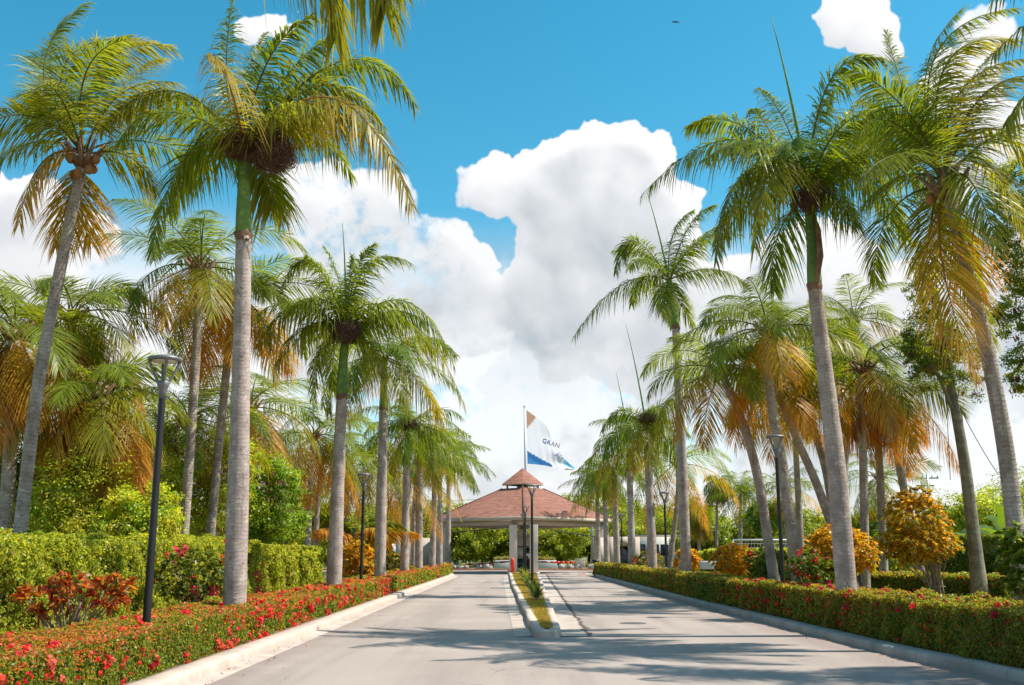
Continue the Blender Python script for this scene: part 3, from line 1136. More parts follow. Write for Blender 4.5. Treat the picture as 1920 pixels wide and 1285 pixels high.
def crown_points(blobs, nclump, nleaf, rng, spread=0.22, shell=0.55):
    """clumps of leaves spread through the crown's volume"""
    vol = np.array([b[1][0] * b[1][1] * b[1][2] for b in blobs]) ** 0.7
    bi = rng.choice(len(blobs), nclump, p=vol / vol.sum())
    cen = np.array([b[0] for b in blobs])[bi]
    rad = np.array([b[1] for b in blobs])[bi]
    d = unit(rng.normal(size=(nclump, 3)))
    rr = shell + (1.05 - shell) * rng.random(nclump) ** 0.7
    cc = cen + d * rad * rr[:, None]
    cs = spread * rad.mean(1) * rng.uniform(0.6, 1.4, nclump)
    P = cc[:, None] + rng.normal(size=(nclump, nleaf, 3)) * cs[:, None, None] * np.array((1, 1, 0.62))
    out = np.repeat(d[:, None] * 0.7 + Z * 0.45, nleaf, 1) + rng.normal(0, 0.6, (nclump, nleaf, 3))
    ci = np.repeat(np.arange(nclump), nleaf)
    return P.reshape(-1, 3), out.reshape(-1, 3), ci, cc


GREENS = [(0.160, 0.240, 0.022), (0.224, 0.300, 0.026), (0.112, 0.195, 0.019), (0.288, 0.330, 0.030)]


def tree(name, base, blobs, label, rng, cols=GREENS, nclump=120, nleaf=60, size=0.12, asp=0.5, group=None, trunk=None, r=0.14, pods=0, pod_col=((0.16, 0.07, 0.05), (0.22, 0.10, 0.08)), cat='tree', limbs=6, bark='tree_bark', spread=0.22, shell=0.5):
    base = np.asarray(base, float)
    root = thing(name, label, cat, base, group)
    cen = np.mean([b[0] for b in blobs], axis=0)
    top = cen + np.array((0, 0, 0.15 * blobs[0][1][2]))
    pth = trunk if trunk is not None else smooth_path([base, base * 0.4 + top * 0.6 + rng.normal(0, 0.15, 3), top], 14)
    s = np.linspace(0, 1, len(pth))
    MB().tube(pth, r * (1 - 0.6 * s) + r * 0.5 * np.exp(-s * 14), 9).build('trunk', M[bark], root, True)
    P, Nn, ci, cc = crown_points(blobs, nclump, nleaf, rng, spread, shell)
    mb = MB()
    pick = rng.choice(len(cc), min(limbs, len(cc)), replace=False)
    for i in pick:
        a = pth[int(len(pth) * rng.uniform(0.45, 0.95)) - 1]
        mb.tube(smooth_path([a, (a + cc[i]) / 2 + np.array((0, 0, .12)), cc[i]], 7), np.linspace(r * 0.42, r * 0.1, 7), 6)
    if limbs:
        mb.build('limbs', M[bark], root, True)
    tint = palette(rng, len(cc), cols)[ci] * (1 + rng.normal(0, 0.14, (len(P), 1)))
    V, F = leaf_quads(P, Nn, size * rng.uniform(0.65, 1.35, len(P)), rng, asp)
    me = mesh_from('crown', V, F, None, [M['leaf']], tint=np.repeat(np.clip(tint, 0.003, 0.9), 4, 0))
    link('crown', me, root)
    if pods:
        P, Nn, ci, cc2 = crown_points(blobs, pods, 16, rng, 0.08, 0.75)
        ax = -Z[None] + rng.normal(0, 0.25, (len(P), 3))
        V, F = leaf_quads(P, Nn, size * 1.5, rng, 0.28, 0.05, axis=ax)
        me = mesh_from('pods', V, F, None, [M['leaf']], tint=np.repeat(np.clip(palette(rng, pods, pod_col)[ci], 0.003, 0.9), 4, 0))
        o = link('pods', me, root)
        o['kind'] = 'stuff'
        o['label'] = 'hanging brown seed pods'
    return root


def clone(root, loc, rotz, sc, label=None, group=None):
    """a copy of a thing and its parts"""
    r = root.copy()
    COL.objects.link(r)
    r.location = loc
    r.rotation_euler = (0, 0, rotz)
    r.scale = (sc[0], sc[1], sc[2]) if hasattr(sc, '__len__') else (sc, sc, sc)
    if label:
        r['label'] = label
    if group:
        r['group'] = group
    for ch in list(root.children):
        c = ch.copy()
        COL.objects.link(c)
        c.parent = r
        c.matrix_parent_inverse = ch.matrix_parent_inverse.copy()
    return r


def rosettes(P, Dd, nl, ln, wd, rng, tilt=(0.3, 1.2), droop=0.35):
    """whorls of strap leaves: 3-segment blades radiating round each direction"""
    n = len(P)
    Dd = unit(Dd)
    a = unit(np.cross(Dd, rng.normal(size=(n, 3))))
    b = np.cross(Dd, a)
    th = rng.uniform(0, 2 * math.pi, (n, nl, 1)) * 0 + (np.arange(nl) * 2.4)[None, :, None] + rng.uniform(0, 6.28, (n, 1, 1))
    ti = rng.uniform(tilt[0], tilt[1], (n, nl, 1))
    D = Dd[:, None] * np.cos(ti) + (a[:, None] * np.cos(th) + b[:, None] * np.sin(th)) * np.sin(ti)
    l = (ln * rng.uniform(0.7, 1.2, (n, nl, 1)))
    side = unit(np.cross(D, Dd[:, None] + 0.01))
    up = unit(np.cross(side, D))
    p0 = np.repeat(P[:, None], nl, 1)
    ts, ws = (0, 0.4, 0.75, 1.0), (0.35, 1.0, 0.8)
    V = np.zeros((n, nl, 7, 3))
    for i, t in enumerate(ts):
        c = p0 + D * l * t - Z * l * droop * t * t
        if i < 3:
            V[:, :, 2 * i] = c - side * wd * ws[i] * .5 + up * wd * .12
            V[:, :, 2 * i + 1] = c + side * wd * ws[i] * .5 + up * wd * .12
        else:
            V[:, :, 6] = c
    m = n * nl
    o = (np.arange(m) * 7)[:, None]
    q = np.concatenate((o + np.array([[0, 1, 3, 2]]), o + np.array([[2, 3, 5, 4]])))
    tr = o + np.array([[4, 5, 6]])
    return V.reshape(-1, 3), q, tr, m


def croton(name, base, blobs, label, rng, cols, nros=160, nl=9, ln=0.2, wd=0.06, stems=9, cat='shrub', droop=0.3, flowers=None, group=None, stake=False):
    base = np.asarray(base, float)
    root = thing(name, label, cat, base, group)
    P, Nn, ci, cc = crown_points(blobs, nros, 1, rng, 0.05, 0.62)
    mb = MB()
    for i in rng.choice(len(cc), min(stems, len(cc)), replace=False):
        a = base + np.append(rng.normal(0, 0.07, 2), 0)
        mid = a * 0.5 + cc[i] * 0.5
        mid[:2] = a[:2] * 0.62 + cc[i][:2] * 0.38
        mb.tube(smooth_path([a, mid, cc[i]], 8), np.linspace(0.024, 0.008, 8), 6)
    mb.build('stem', M['stem'], root, True)
    V, q, t, m = rosettes(P, unit(Nn) + Z * 0.5, nl, ln, wd, rng, droop=droop)
    tint = palette(rng, m, cols)
    me = mesh_from('foliage', V, q, t, [M['leaf']], tint=np.repeat(np.clip(tint, 0.003, 0.9), 7, 0))
    link('foliage', me, root)
    if flowers:
        Pf, Nf, _, _ = crown_points(blobs, flowers[0], 1, rng, 0.02, 0.98)
        blossoms(Pf, unit(Nf), rng, flowers[1], root, flowers[2])
    return root


R = np.random.default_rng(2024)
# ---------------------------------------------------------------- the setting


def sheet(name, pts, z, mat, kind='structure', label=None, parent=None):
    V = [(x, y, z) for x, y in pts]
    o = link(name, mesh_from(name, V, ngons=[list(range(len(V)))], mats=[M[mat]]), parent)
    if kind:
        o['kind'] = kind
    return o


def extrude(path, prof, closed=False):
    """sweep a profile (offset to the right of travel, z) along an xy path; returns V, F"""
    p = np.asarray(path, float)
    k = len(p)
    t = unit(np.gradient(p, axis=0)) if not closed else unit(np.roll(p, -1, 0) - np.roll(p, 1, 0))
    nr = np.c_[t[:, 1], -t[:, 0]]
    V = np.array([[(p[i, 0] + nr[i, 0] * o, p[i, 1] + nr[i, 1] * o, z) for o, z in prof] for i in range(k)])
    m = len(prof)
    F = []
    for i in range(k if closed else k - 1):
        j = (i + 1) % k
        for a in range(m - 1):
            F.append((i * m + a, i * m + a + 1, j * m + a + 1, j * m + a))
    if not closed:
        F.append(list(range(m - 1, -1, -1)))
        F.append([(k - 1) * m + a for a in range(m)])
    return V.reshape(-1, 3), F


def densify(path, step=1.2, wob=0.0, rng=None):
    path = np.asarray(path, float)
    out = []
    for a, b in zip(path[:-1], path[1:]):
        n = max(1, int(np.linalg.norm(b - a) / step))
        for i in range(n):
            out.append(a + (b - a) * i / n)
    out.append(path[-1])
    out = np.array(out)
    if wob:
        out[1:-1] += rng.normal(0, wob, (len(out) - 2, 2))
    return out


g = sheet('ground', [(-900, -60), (900, -60), (900, 1500), (-900, 1500)], -0.02, 'lawn')
road = sheet('road', [(-4.6, -12), (7.6, -12), (7.0, 12), (6.5, 20), (6.2, 40), (6.1, 77), (6.6, 92), (60, 92.5), (60, 99), (-60, 99), (-60, 92.5), (-4.6, 92), (-4.45, 76)], 0.0, 'asphalt')

KP = [(0.0, -0.01), (0.0, 0.10), (-0.02, 0.135), (-0.05, 0.15), (-0.30, 0.155), (-0.34, 0.12), (-0.34, -0.01)]
Lk = smooth_path([np.array((-4.28, -8.0, 0)), np.array((-4.28, 14.0, 0)), np.array((-4.25, 40.0, 0)), np.array((-4.12, 70.0, 0)), np.array((-4.2, 75.5, 0)), np.array((-4.6, 78.3, 0))], 90)[:, :2]
V, F = extrude(Lk, KP)
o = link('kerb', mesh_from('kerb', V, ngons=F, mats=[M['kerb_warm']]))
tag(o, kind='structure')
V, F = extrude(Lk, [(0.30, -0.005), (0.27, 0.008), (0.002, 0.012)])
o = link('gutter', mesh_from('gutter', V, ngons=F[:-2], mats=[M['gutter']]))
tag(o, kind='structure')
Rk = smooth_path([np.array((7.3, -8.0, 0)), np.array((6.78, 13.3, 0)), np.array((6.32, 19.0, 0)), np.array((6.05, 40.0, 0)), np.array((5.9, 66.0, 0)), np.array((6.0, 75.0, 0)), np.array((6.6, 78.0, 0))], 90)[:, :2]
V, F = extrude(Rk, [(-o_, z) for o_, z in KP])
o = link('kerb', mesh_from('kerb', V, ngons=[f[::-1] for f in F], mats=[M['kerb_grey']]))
tag(o, kind='structure')
# beds behind the kerbs
lp = [(x - 0.3, y) for x, y in Lk]
sheet('bed_ground', lp + [(-9.5, 78), (-9.5, -8)], 0.13, 'soil')
rp = [(x + 0.3, y) for x, y in Rk]
sheet('bed_ground', rp[::-1] + [(8.9, -8), (8.6, 78)], 0.13, 'soil')
o = link('lawn', mesh_from('lawn', [(8.6, -8, .12), (11, -8, .30), (60, -8, .30), (60, 78, .3), (10.6, 78, .3), (8.6, 78, .12)], ngons=[[0, 1, 4, 5], [1, 2, 3, 4]], mats=[M['lawn']]))
tag(o, kind='structure')
sheet('lawn', [(-60, 99.3), (60, 99.3), (80, 140), (-80, 140)], 0.10, 'lawn')
mb = MB().box((0, 99.2, 0.05), (120, 0.25, 0.16))
o = mb.build('kerb', plain('red kerb paint', (0.42, 0.16, 0.09), 0.85, 0.25, 1.5))
tag(o, kind='structure')

# the island between the lanes
isl = np.array([(0.44, 21.5), (0.50, 21.25), (0.62, 21.15), (0.86, 21.15), (0.97, 21.3), (1.02, 21.6), (1.28, 36), (1.62, 55), (2.05, 80.0), (-0.25, 80.0), (-0.05, 55), (0.20, 36)])
ip = densify(np.vstack((isl, isl[:1])), 1.6, 0.012, np.random.default_rng(3))[:-1]
V, F = extrude(ip, [(-0.0, -0.01), (-0.0, 0.12), (0.02, 0.15), (0.04, 0.165), (0.24, 0.165), (0.24, 0.10)][::1], True)
# travel is counter-clockwise, right of travel = outside: flip sign so the kerb grows inward
V = None
V, F = extrude(ip, [(0.0, -0.01), (0.0, 0.12), (-0.015, 0.15), (-0.04, 0.165), (-0.22, 0.165), (-0.23, 0.10)], True)
o = link('island_kerb', mesh_from('island_kerb', V, ngons=[f[::-1] for f in F], mats=[M['kerb_warm']]))
tag(o, kind='structure')
inn = extrude(ip, [(-0.20, 0.13)], True)[0]
o = link('island_lawn', mesh_from('island_lawn', inn, ngons=[list(range(len(inn)))], mats=[M['island_lawn']]))
tag(o, kind='structure')
gl = [(0.43, 21.5), (0.19, 36), (-0.06, 55), (-0.26, 80)]
V = [(x, y, .016) for x, y in gl] + [(x - w, y, 0.006) for (x, y), w in zip(gl[::-1], (0.36, 0.36, .36, .38))]
o = link('gutter', mesh_from('gutter', V, ngons=[list(range(len(V)))[::-1]], mats=[M['gutter']]))
tag(o, kind='structure')
gr = [(1.02, 21.5), (1.29, 36), (1.63, 55), (2.06, 80)]
rg = np.random.default_rng(8)
ed = densify([(2.62, 80), (2.15, 55), (1.83, 36), (1.58, 21.7)], 0.5, 0.025, rg)
V = [(x, y, .016) for x, y in gr] + [(x, y, 0.006) for x, y in ed]
o = link('gutter', mesh_from('gutter', V, ngons=[list(range(len(V)))], mats=[M['gutter']]))
tag(o, kind='structure')
ej = densify([(2.62, 80), (2.15, 55), (1.83, 36), (1.58, 21.7)], 0.35, 0.03, rg)
V = [(x - 0.02, y, .010) for x, y in ej] + [(x + w, y, 0.010) for (x, y), w in zip(ej[::-1], rg.uniform(0.02, 0.12, len(ej)))]
o = link('gutter_joint', mesh_from('gutter_joint', V, ngons=[list(range(len(V)))], mats=[plain('dirt in the joint', (0.10, 0.08, 0.065), 0.95, 0.4, 9)]))
tag(o, kind='structure')
# short dry grass on the island
n = 26000
t = R.random(n) ** 1.6
yy = 21.8 + t * 57
xl = np.interp(yy, [21.5, 36, 55, 80], [0.62, 0.40, 0.15, 0.0])
xr = np.interp(yy, [21.5, 36, 55, 80], [0.84, 1.10, 1.42, 1.85])
P = np.c_[xl + (xr - xl) * R.random(n), yy, np.full(n, 0.135)]
h = R.uniform(0.02, 0.055, n) * (1 + yy / 60)
tipv = P + np.c_[R.normal(0, 0.018, (n, 2)), h]
wv = np.c_[R.normal(0, 1, (n, 2)), np.zeros(n)]
wv = unit(wv) * (0.004 * (1 + yy / 25))[:, None]
V = np.stack((P - wv, P + wv, tipv), 1).reshape(-1, 3)
o = link('grass', mesh_from('grass', V, None, np.arange(n * 3).reshape(-1, 3), [M['leaf']], tint=np.repeat(np.clip(palette(R, n, [(0.38, 0.29, 0.07), (0.30, 0.27, 0.06), (0.44, 0.32, 0.11)]), 0.01, 0.9), 3, 0)))
tag(o, 'short dry olive grass growing between the island kerbs', 'grass', kind='stuff')
# fallen leaf bits along the kerbs
n = 520
sd = R.random(n) < 0.5
yy = 10 + 60 * R.random(n) ** 2.2
xx = np.where(sd, np.interp(yy, [8, 40, 70], [-4.2, -4.2, -4.05]) + R.exponential(0.35, n), np.interp(yy, [13, 19, 40, 66], [6.7, 6.27, 6.0, 5.85]) - R.exponential(0.35, n))
P = np.c_[xx, yy, np.full(n, 0.018)]
V, F = leaf_quads(P, np.tile(Z, (n, 1)) + R.normal(0, .25, (n, 3)), R.uniform(0.025, 0.075, n), R, 0.4, 0.06)
o = link('leaf_litter', mesh_from('leaf_litter', V, F, None, [M['leaf']], tint=np.repeat(np.clip(palette(R, n, [(0.25, 0.15, 0.06), (0.34, 0.2, 0.06), (0.18, 0.1, 0.05), (0.4, 0.1, 0.06)]), 0.01, 0.9), 4, 0)))
tag(o, 'small dry fallen leaves scattered along the kerbs', 'leaf litter', kind='stuff')
# manhole
V = [(2.95 + 0.33 * math.cos(a), 25.6 + 0.33 * math.sin(a), 0.006) for a in np.linspace(0, 2 * math.pi, 28, endpoint=False)]
o = link('manhole_cover', mesh_from('manhole_cover', V, ngons=[list(range(28))], mats=[plain('cast iron', (0.10, 0.09, 0.085), 0.7, 0.3, 30)]))
tag(o, 'dark round manhole cover set flush in the asphalt', 'manhole cover')
# painted hump beyond the gate's exit side
for i in range(6):
    x0 = 2.75 + i * 0.62
    o = sheet('road_marking', [(x0, 81.6), (x0 + 0.62, 81.6), (x0 + 0.62, 83.6), (x0, 83.6)], 0.006, 'white')
    o.data.materials.clear()
    o.data.materials.append(M['hump_red'] if i % 2 == 0 and 'hump_red' in M else (plain('faded red paint', (0.55, 0.20, 0.15), 0.9, 0.2, 2) if i % 2 == 0 else M['white']))

# ---------------------------------------------------------------- gatehouse
GX, GY = 0.92, 88.0
HD = 7.6            # half diagonal of the eaves


def dia(h, z, c=(GX, GY)):
    return [(c[0], c[1] - h, z), (c[0] + h, c[1], z), (c[0], c[1] + h, z), (c[0] - h, c[1], z)]


gate = thing('gatehouse', 'open gatehouse with red shingled hip roof spanning both lanes', 'gatehouse', (GX, GY, 0))


def roofmesh(name, h0, z0, h1, z1, parent, c=(GX, GY)):
    lo, hi = dia(h0, z0, c), dia(h1, z1, c)
    V = lo + hi
    Fs, uv = [], []
    el = math.dist(lo[0], lo[1])
    tl = math.dist(hi[0], hi[1])
    sl_ = math.hypot(z1 - z0, (h0 - h1) / math.sqrt(2))
    for i in range(4):
        j = (i + 1) % 4
        Fs.append([i, j, 4 + j, 4 + i])
        uv += [(0, 0), (el, 0), ((el + tl) / 2, sl_), ((el - tl) / 2, sl_)]
    me = mesh_from(name, V, ngons=Fs, mats=[M['shingles']], uvs=uv)
    return link(name, me, parent)


roof = roofmesh('roof', HD, 4.50, 1.75, 7.05, gate)
top = link('roof_deck', mesh_from('roof_deck', dia(1.75, 7.05), ngons=[[0, 1, 2, 3]], mats=[M['soffit']]), roof)
top.matrix_parent_inverse = Matrix.Identity(4)
# hip caps
mb = MB()
for a, b in zip(dia(HD, 4.50), dia(1.75, 7.05)):
    a, b = np.array(a), np.array(b)
    mb.tube([a + (0, 0, -.02), b + (0, 0, -.02)], 0.075, 6)
ob = mb.build('hip_cap', M['shingles'], roof)
ob.matrix_parent_inverse = Matrix.Identity(4)
for ob in (top,):
    pass


def ring(name, h0, h1, z0, z1, mat, parent, c=(GX, GY)):
    V = dia(h0, z0, c) + dia(h1, z0, c) + dia(h0, z1, c) + dia(h1, z1, c)
    F = []
    for i in range(4):
        j = (i + 1) % 4
        F += [[i, j, 8 + j, 8 + i], [4 + j, 4 + i, 12 + i, 12 + j], [8 + i, 8 + j, 12 + j, 12 + i], [i, 4 + i, 4 + j, j]]
    return link(name, mesh_from(name, V, ngons=F, mats=[M[mat]]), parent)


ring('fascia', HD - 0.02, HD - 0.30, 4.18, 4.495, 'fascia', gate)
ring('beam', HD - 0.62, HD - 1.05, 3.80, 4.30, 'beige', gate)
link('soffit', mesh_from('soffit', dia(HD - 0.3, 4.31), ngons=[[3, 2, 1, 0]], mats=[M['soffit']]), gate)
# cupola
cu = roofmesh('cupola_roof', 1.80, 7.42, 0.02, 8.82, gate)
o = ring('cupola_fascia', 1.78, 1.5, 7.32, 7.415, 'fascia', gate)
for p in dia(1.32, 7.1):
    MB().box((p[0], p[1], 7.2), (0.12, 0.12, 0.34), math.pi / 4).build('cupola_post', M['beige'], gate)
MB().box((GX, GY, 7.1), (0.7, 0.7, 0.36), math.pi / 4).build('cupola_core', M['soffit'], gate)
# columns: a pair at the front corner, single ones at the sides and back
colz = 3.82
for (x, y, w) in ((GX - 0.82, GY - 6.55, 0.62), (GX + 0.80, GY - 6.55, 0.64), (GX - 6.65, GY, 0.62), (GX + 6.65, GY, 0.62), (GX, GY + 6.6, 0.6)):
    c_ = MB().box((x, y, colz / 2), (w, w, colz)).build('column', M['column'], gate, bevel=0.02)
    if abs(x - GX) > 3:
        b_ = MB().box((x, y, 0.24), (w + 0.06, w + 0.06, 0.48)).build('plinth', M['green_base'], c_)
        b_.matrix_parent_inverse = Matrix.Identity(4)

# island plinth under the booth
mb = MB().box((GX - 0.02, 84.6, 0.08), (2.5, 9.0, 0.18))
o = mb.build('island_plinth', M['kerb_warm'])
tag(o, kind='structure')

# guard booth inside the gate
booth = thing('guard_booth', 'beige guard booth with a glazed front between the middle columns', 'booth', (GX, 86.0, 0.17))
MB().box((GX, 86.0, 1.62), (1.5, 2.2, 2.9)).build('wall', M['beige'], booth)
MB().box((GX - 0.25, 84.86, 1.65), (0.62, 0.06, 0.8)).build('window', M['paleglass'], booth)
MB().box((GX - 0.25, 84.855, 0.7), (0.66, 0.05, 0.95)).build('door_panel', M['darkglass'], booth)
MB().box((GX + 0.35, 84.86, 1.1), (0.42, 0.05, 1.9)).build('door', M['darkglass'], booth)
MB().box((GX, 84.84, 2.14), (1.3, 0.09, 0.06)).build('window_frame', M['darkglass'], booth)

# side walls beside the outer columns
for sx, lab, xs in ((-1, 'beige boundary wall with dark base joined to the column beside the orange hedge', (-9.6, -7.7, -6.2)), (1, 'beige boundary wall with a dark opening beside the palms on the exit side', (7.9, 9.2, 11.0))):
    w_ = thing('boundary_wall', lab, 'wall', (xs[1], 89.5, 0))
    if sx < 0:
        MB().box((-8.0, 89.4, 1.45), (3.6, 0.3, 2.9)).build('wall', M['beige'], w_)
        MB().box((-9.55, 89.0, 1.5), (0.8, 1.0, 3.0)).build('pier', M['column'], w_)
        MB().box((-9.55, 88.98, 0.22), (0.86, 1.04, 0.44)).build('plinth', M['green_base'], w_)
        MB().box((-11.3, 90.0, 1.2), (2.6, 0.3, 2.4)).build('side_wall', M['grey_metal'], w_)
    else:
        mb = MB()
        mb.box((8.6, 89.4, 1.5), (0.7, 0.3, 3.0)).box((10.6, 89.4, 1.5), (0.9, 0.3, 3.0)).box((9.55, 89.4, 2.6), (1.2, 0.298, 0.8))
        mb.build('wall', M['beige'], w_)
        MB().box((9.55, 89.5, 1.1), (1.2, 0.1, 2.2)).build('door', M['darkglass'], w_)
        MB().box((10.6, 89.39, 0.2), (0.94, 0.34, 0.4)).build('plinth', M['green_base'], w_)
MB().box((GX + 6.6, 87.65, 1.45), (1.1, 0.2, 2.9)).build('pier_cladding', M['column'], gate)

# red bollard
rb = thing('safety_bollard', 'red round-topped box standing against the front column of the gatehouse', 'bollard', (0.04, 79.7, 0.1))
MB().lathe((0.04, 79.7, 0.1), [(0.15, 0), (0.15, 0.9), (0.145, 1.0), (0.11, 1.1), (0.05, 1.15), (0.01, 1.16)], 16).build('body', M['red'], rb, True)
MB().lathe((0.04, 79.7, 0.1), [(0.18, 0), (0.18, 0.06), (0.155, 0.07)], 16).build('foot', M['black'], rb)

# boom barriers


def barrier(px0, py0, px1, py1, Y, label, redfirst):
    a, b = at(px0, py0, Y), at(px1, py1, Y)
    r_ = thing('barrier', label, 'barrier', (b[0], Y, 0))
    n_ = 8
    pole = MB().tube([a, b], 0.075, 8).build('boom', M['white'], r_)
    for i in range(n_):
        if (redfirst and i < 5) or i % 2 == 0:
            p, q = a + (b - a) * i / n_, a + (b - a) * (i + 1) / n_
            MB().tube([p, q], 0.08, 8).build('stripe', M['red'], pole)
    MB().box((b[0], Y, 0.5), (0.3, 0.35, 1.0)).build('housing', M['white'], r_)
    return r_


barrier(876, 1059, 958, 1053, 91.0, 'red and white striped boom lowered across the entry lane', False)
barrier(1077, 1055, 1006, 1054, 91.0, 'red boom lowered across the exit lane', True)
# low sloped white planters on the far lawn
for px0, px1, py, lab in ((926, 960, 1055, 'low white planter wall seen past the red bollard'), (1006, 1046, 1055, 'low white planter wall behind the red boom')):
    a, b = at(px0, py, 101.0), at(px1, py, 101.0)
    w_ = thing('planter', lab, 'planter', ((a[0] + b[0]) / 2, 101, 0.1))
    MB().box(((a[0] + b[0]) / 2, 101.6, 0.5), (b[0] - a[0], 1.6, 0.84), 0, 0.86).build('wall', M['whitewall'], w_, bevel=0.03)
    P = np.c_[R.uniform(a[0] + .2, b[0] - .2, 40), R.uniform(101.2, 102.2, 40), np.full(40, 0.92)]
    V, q, t, m = rosettes(P, np.tile(Z, (40, 1)), 8, 0.5, 0.09, R, (0.2, 0.9), 0.2)
    link('plants', mesh_from('plants', V, q, t, [M['leaf']], tint=np.repeat(np.clip(palette(R, m, [(0.30, 0.24, 0.08), (0.2, 0.22, 0.06)]), .01, .9), 7, 0)), w_)
# rock gardens
for px, lab, s0 in ((885, 'pale rock group with spiky plants beside the entry boom', 1), (1085, 'pale rock group at the end of the exit boom', 2)):
    p = at(px, 1056, 99.8)
    rr = np.random.default_rng(s0)
    w_ = thing('rock_garden', lab, 'rocks', (p[0], 100.2, 0.1))
    for i in range(7):
        rad = rr.uniform(0.25, 0.5)
        mb = MB().ball((p[0] + rr.uniform(-1.9, 1.9), 100.2 + rr.uniform(-.5, .5), 0.25), rad, 8, 0.8)
        mb.V[0] = mb.V[0] + rr.normal(0, 0.06, mb.V[0].shape)
        mb.build('rock', M['rock'], w_)
    P = np.c_[p[0] + rr.uniform(-1.9, 1.9, 22), 100.4 + rr.uniform(-.5, .6, 22), np.full(22, 0.3)]
    V, q, t, m = rosettes(P, np.tile(Z, (22, 1)), 10, 0.75, 0.07, rr, (0.2, 1.0), 0.25)
    link('plants', mesh_from('plants', V, q, t, [M['leaf']], tint=np.repeat(np.clip(palette(rr, m, [(0.14, 0.18, 0.05), (0.2, 0.22, 0.07)]), .01, .9), 7, 0)), w_)
p = at(1092, 1057, 98.0)
w_ = thing('junction_box', 'small pale pinkish junction box on the grass by the exit column', 'utility box', (p[0], 100, 0.1))
MB().box((p[0], 100, 0.55), (0.75, 0.5, 0.9)).build('body', M['column'], w_, bevel=0.03)
MB().box((p[0], 100, 1.02), (0.82, 0.56, 0.06)).build('lid', M['whitewall'], w_)

# the guard, standing by the booth
def skin_obj(name, joints, mat, parent, sub=1):
    """joints: list of (xyz, radius, parent index)"""
    me = bpy.data.meshes.new(name)
    me.from_pydata([j[0] for j in joints], [(j[2], i) for i, j in enumerate(joints) if j[2] is not None], [])
    me.materials.append(M[mat])
    ob = link(name, me, parent)
    sk = ob.modifiers.new('skin', 'SKIN')
    for i, j in enumerate(joints):
        sv = me.skin_vertices[0].data[i]
        r_ = j[1]
        sv.radius = (r_, r_) if not hasattr(r_, '__len__') else r_
        sv.use_root = j[2] is None
    sb = ob.modifiers.new('smooth', 'SUBSURF')
    sb.levels = sb.render_levels = sub
    return ob


gx, gy, gz = at(993, 1060, 83.5)[0], 83.5, 0.17
pr = thing('person', 'person in white shirt and dark trousers standing by the guard booth', 'person', (gx, gy, gz))


def gp(x, y, z):
    return (gx + x, gy + y, gz + z)


body = [(gp(0, 0, .95), .13, None), (gp(0, 0, 1.15), .13, 0), (gp(0, .01, 1.36), .14, 1), (gp(0, 0, 1.47), .06, 2), (gp(0, -.02, 1.56), .075, 3), (gp(0, -.03, 1.66), .085, 4),
        (gp(.17, 0, 1.40), .055, 2), (gp(.22, .02, 1.14), .042, 6), (gp(.21, -.07, .92), .032, 7), (gp(.205, -.09, .82), .035, 8),
        (gp(-.17, 0, 1.40), .055, 2), (gp(-.23, .0, 1.14), .042, 10), (gp(-.2, -.1, .95), .032, 11), (gp(-.19, -.13, .86), .035, 12),
        (gp(.09, 0, .88), .085, 0), (gp(.10, -.01, .48), .055, 14), (gp(.10, .02, .09), .04, 15), (gp(.11, -.13, .04), .04, 16),
        (gp(-.09, 0, .88), .085, 0), (gp(-.10, -.02, .48), .055, 18), (gp(-.11, .02, .09), .04, 19), (gp(-.12, -.13, .04), .04, 20)]
skin_obj('body', body, 'skin', pr)
skin_obj('shirt', [(gp(0, 0, .96), .15, None), (gp(0, 0, 1.15), .15, 0), (gp(0, .01, 1.38), .155, 1), (gp(.18, 0, 1.40), .07, 2), (gp(.215, .01, 1.2), .062, 3), (gp(-.18, 0, 1.40), .07, 2), (gp(-.225, .0, 1.2), .062, 5)], 'shirt', pr)
skin_obj('trousers', [(gp(0, 0, .93), .15, None), (gp(.09, 0, .86), .10, 0), (gp(.10, -.01, .48), .072, 1), (gp(.10, .02, .1), .06, 2), (gp(-.09, 0, .86), .10, 0), (gp(-.10, -.02, .48), .072, 4), (gp(-.11, .02, .1), .06, 5)], 'trousers', pr)
MB().ball(gp(0, 0.0, 1.70), .098, 12, 0.85).build('hair', M['hair'], pr, True)

# ---------------------------------------------------------------- flag
FY = 100.0
fp = thing('flagpole', 'tall pale flagpole rising behind the gatehouse roof', 'flagpole', (at(984, 900, FY)[0], FY, 0))
tp_, bt_ = at(983.5, 764, FY), at(985.5, 900, FY)
MB().tube([(bt_[0], FY, 0), bt_, tp_], [0.13, 0.11, 0.07], 12).build('pole', M['pole_grey'], fp, True)
MB().ball(tp_ + (0, 0, .1), 0.13, 10).build('finial', M['white'], fp, True)
nu, nv = 64, 44
te = smooth_path([at(x, y, FY + (x - 987) * 0.075) for x, y in ((987, 769), (1007, 784), (1026, 802), (1036, 826), (1053, 854), (1078, 878))], nu)
be = smooth_path([at(x, y, FY + (x - 987) * 0.075) for x, y in ((989, 870), (1004, 871), (1020, 873), (1036, 876), (1052, 881), (1073, 881))], nu)
tt = np.linspace(0, 1, nv)[None, :, None]
G_ = te[:, None] * (1 - tt) + be[:, None] * tt
uu = np.linspace(0, 1, nu)[:, None]
vv = np.linspace(0, 1, nv)[None, :]
fold = (0.26 * np.sin(uu * 15 + vv * 5.0) * uu ** 0.8 + 0.08 * np.sin(uu * 34 - vv * 9) * uu) * (0.35 + 0.65 * vv)
G_[:, :, 1] += fold
G_[:, :, 0] += 0.10 * np.sin(vv * 9 + uu * 7) * uu
q = [(i * nv + j, (i + 1) * nv + j, (i + 1) * nv + j + 1, i * nv + j + 1) for i in range(nu - 1) for j in range(nv - 1)]
Cc = np.zeros((nu, nv, 3))
Cc[:] = (0.70, 0.72, 0.84)
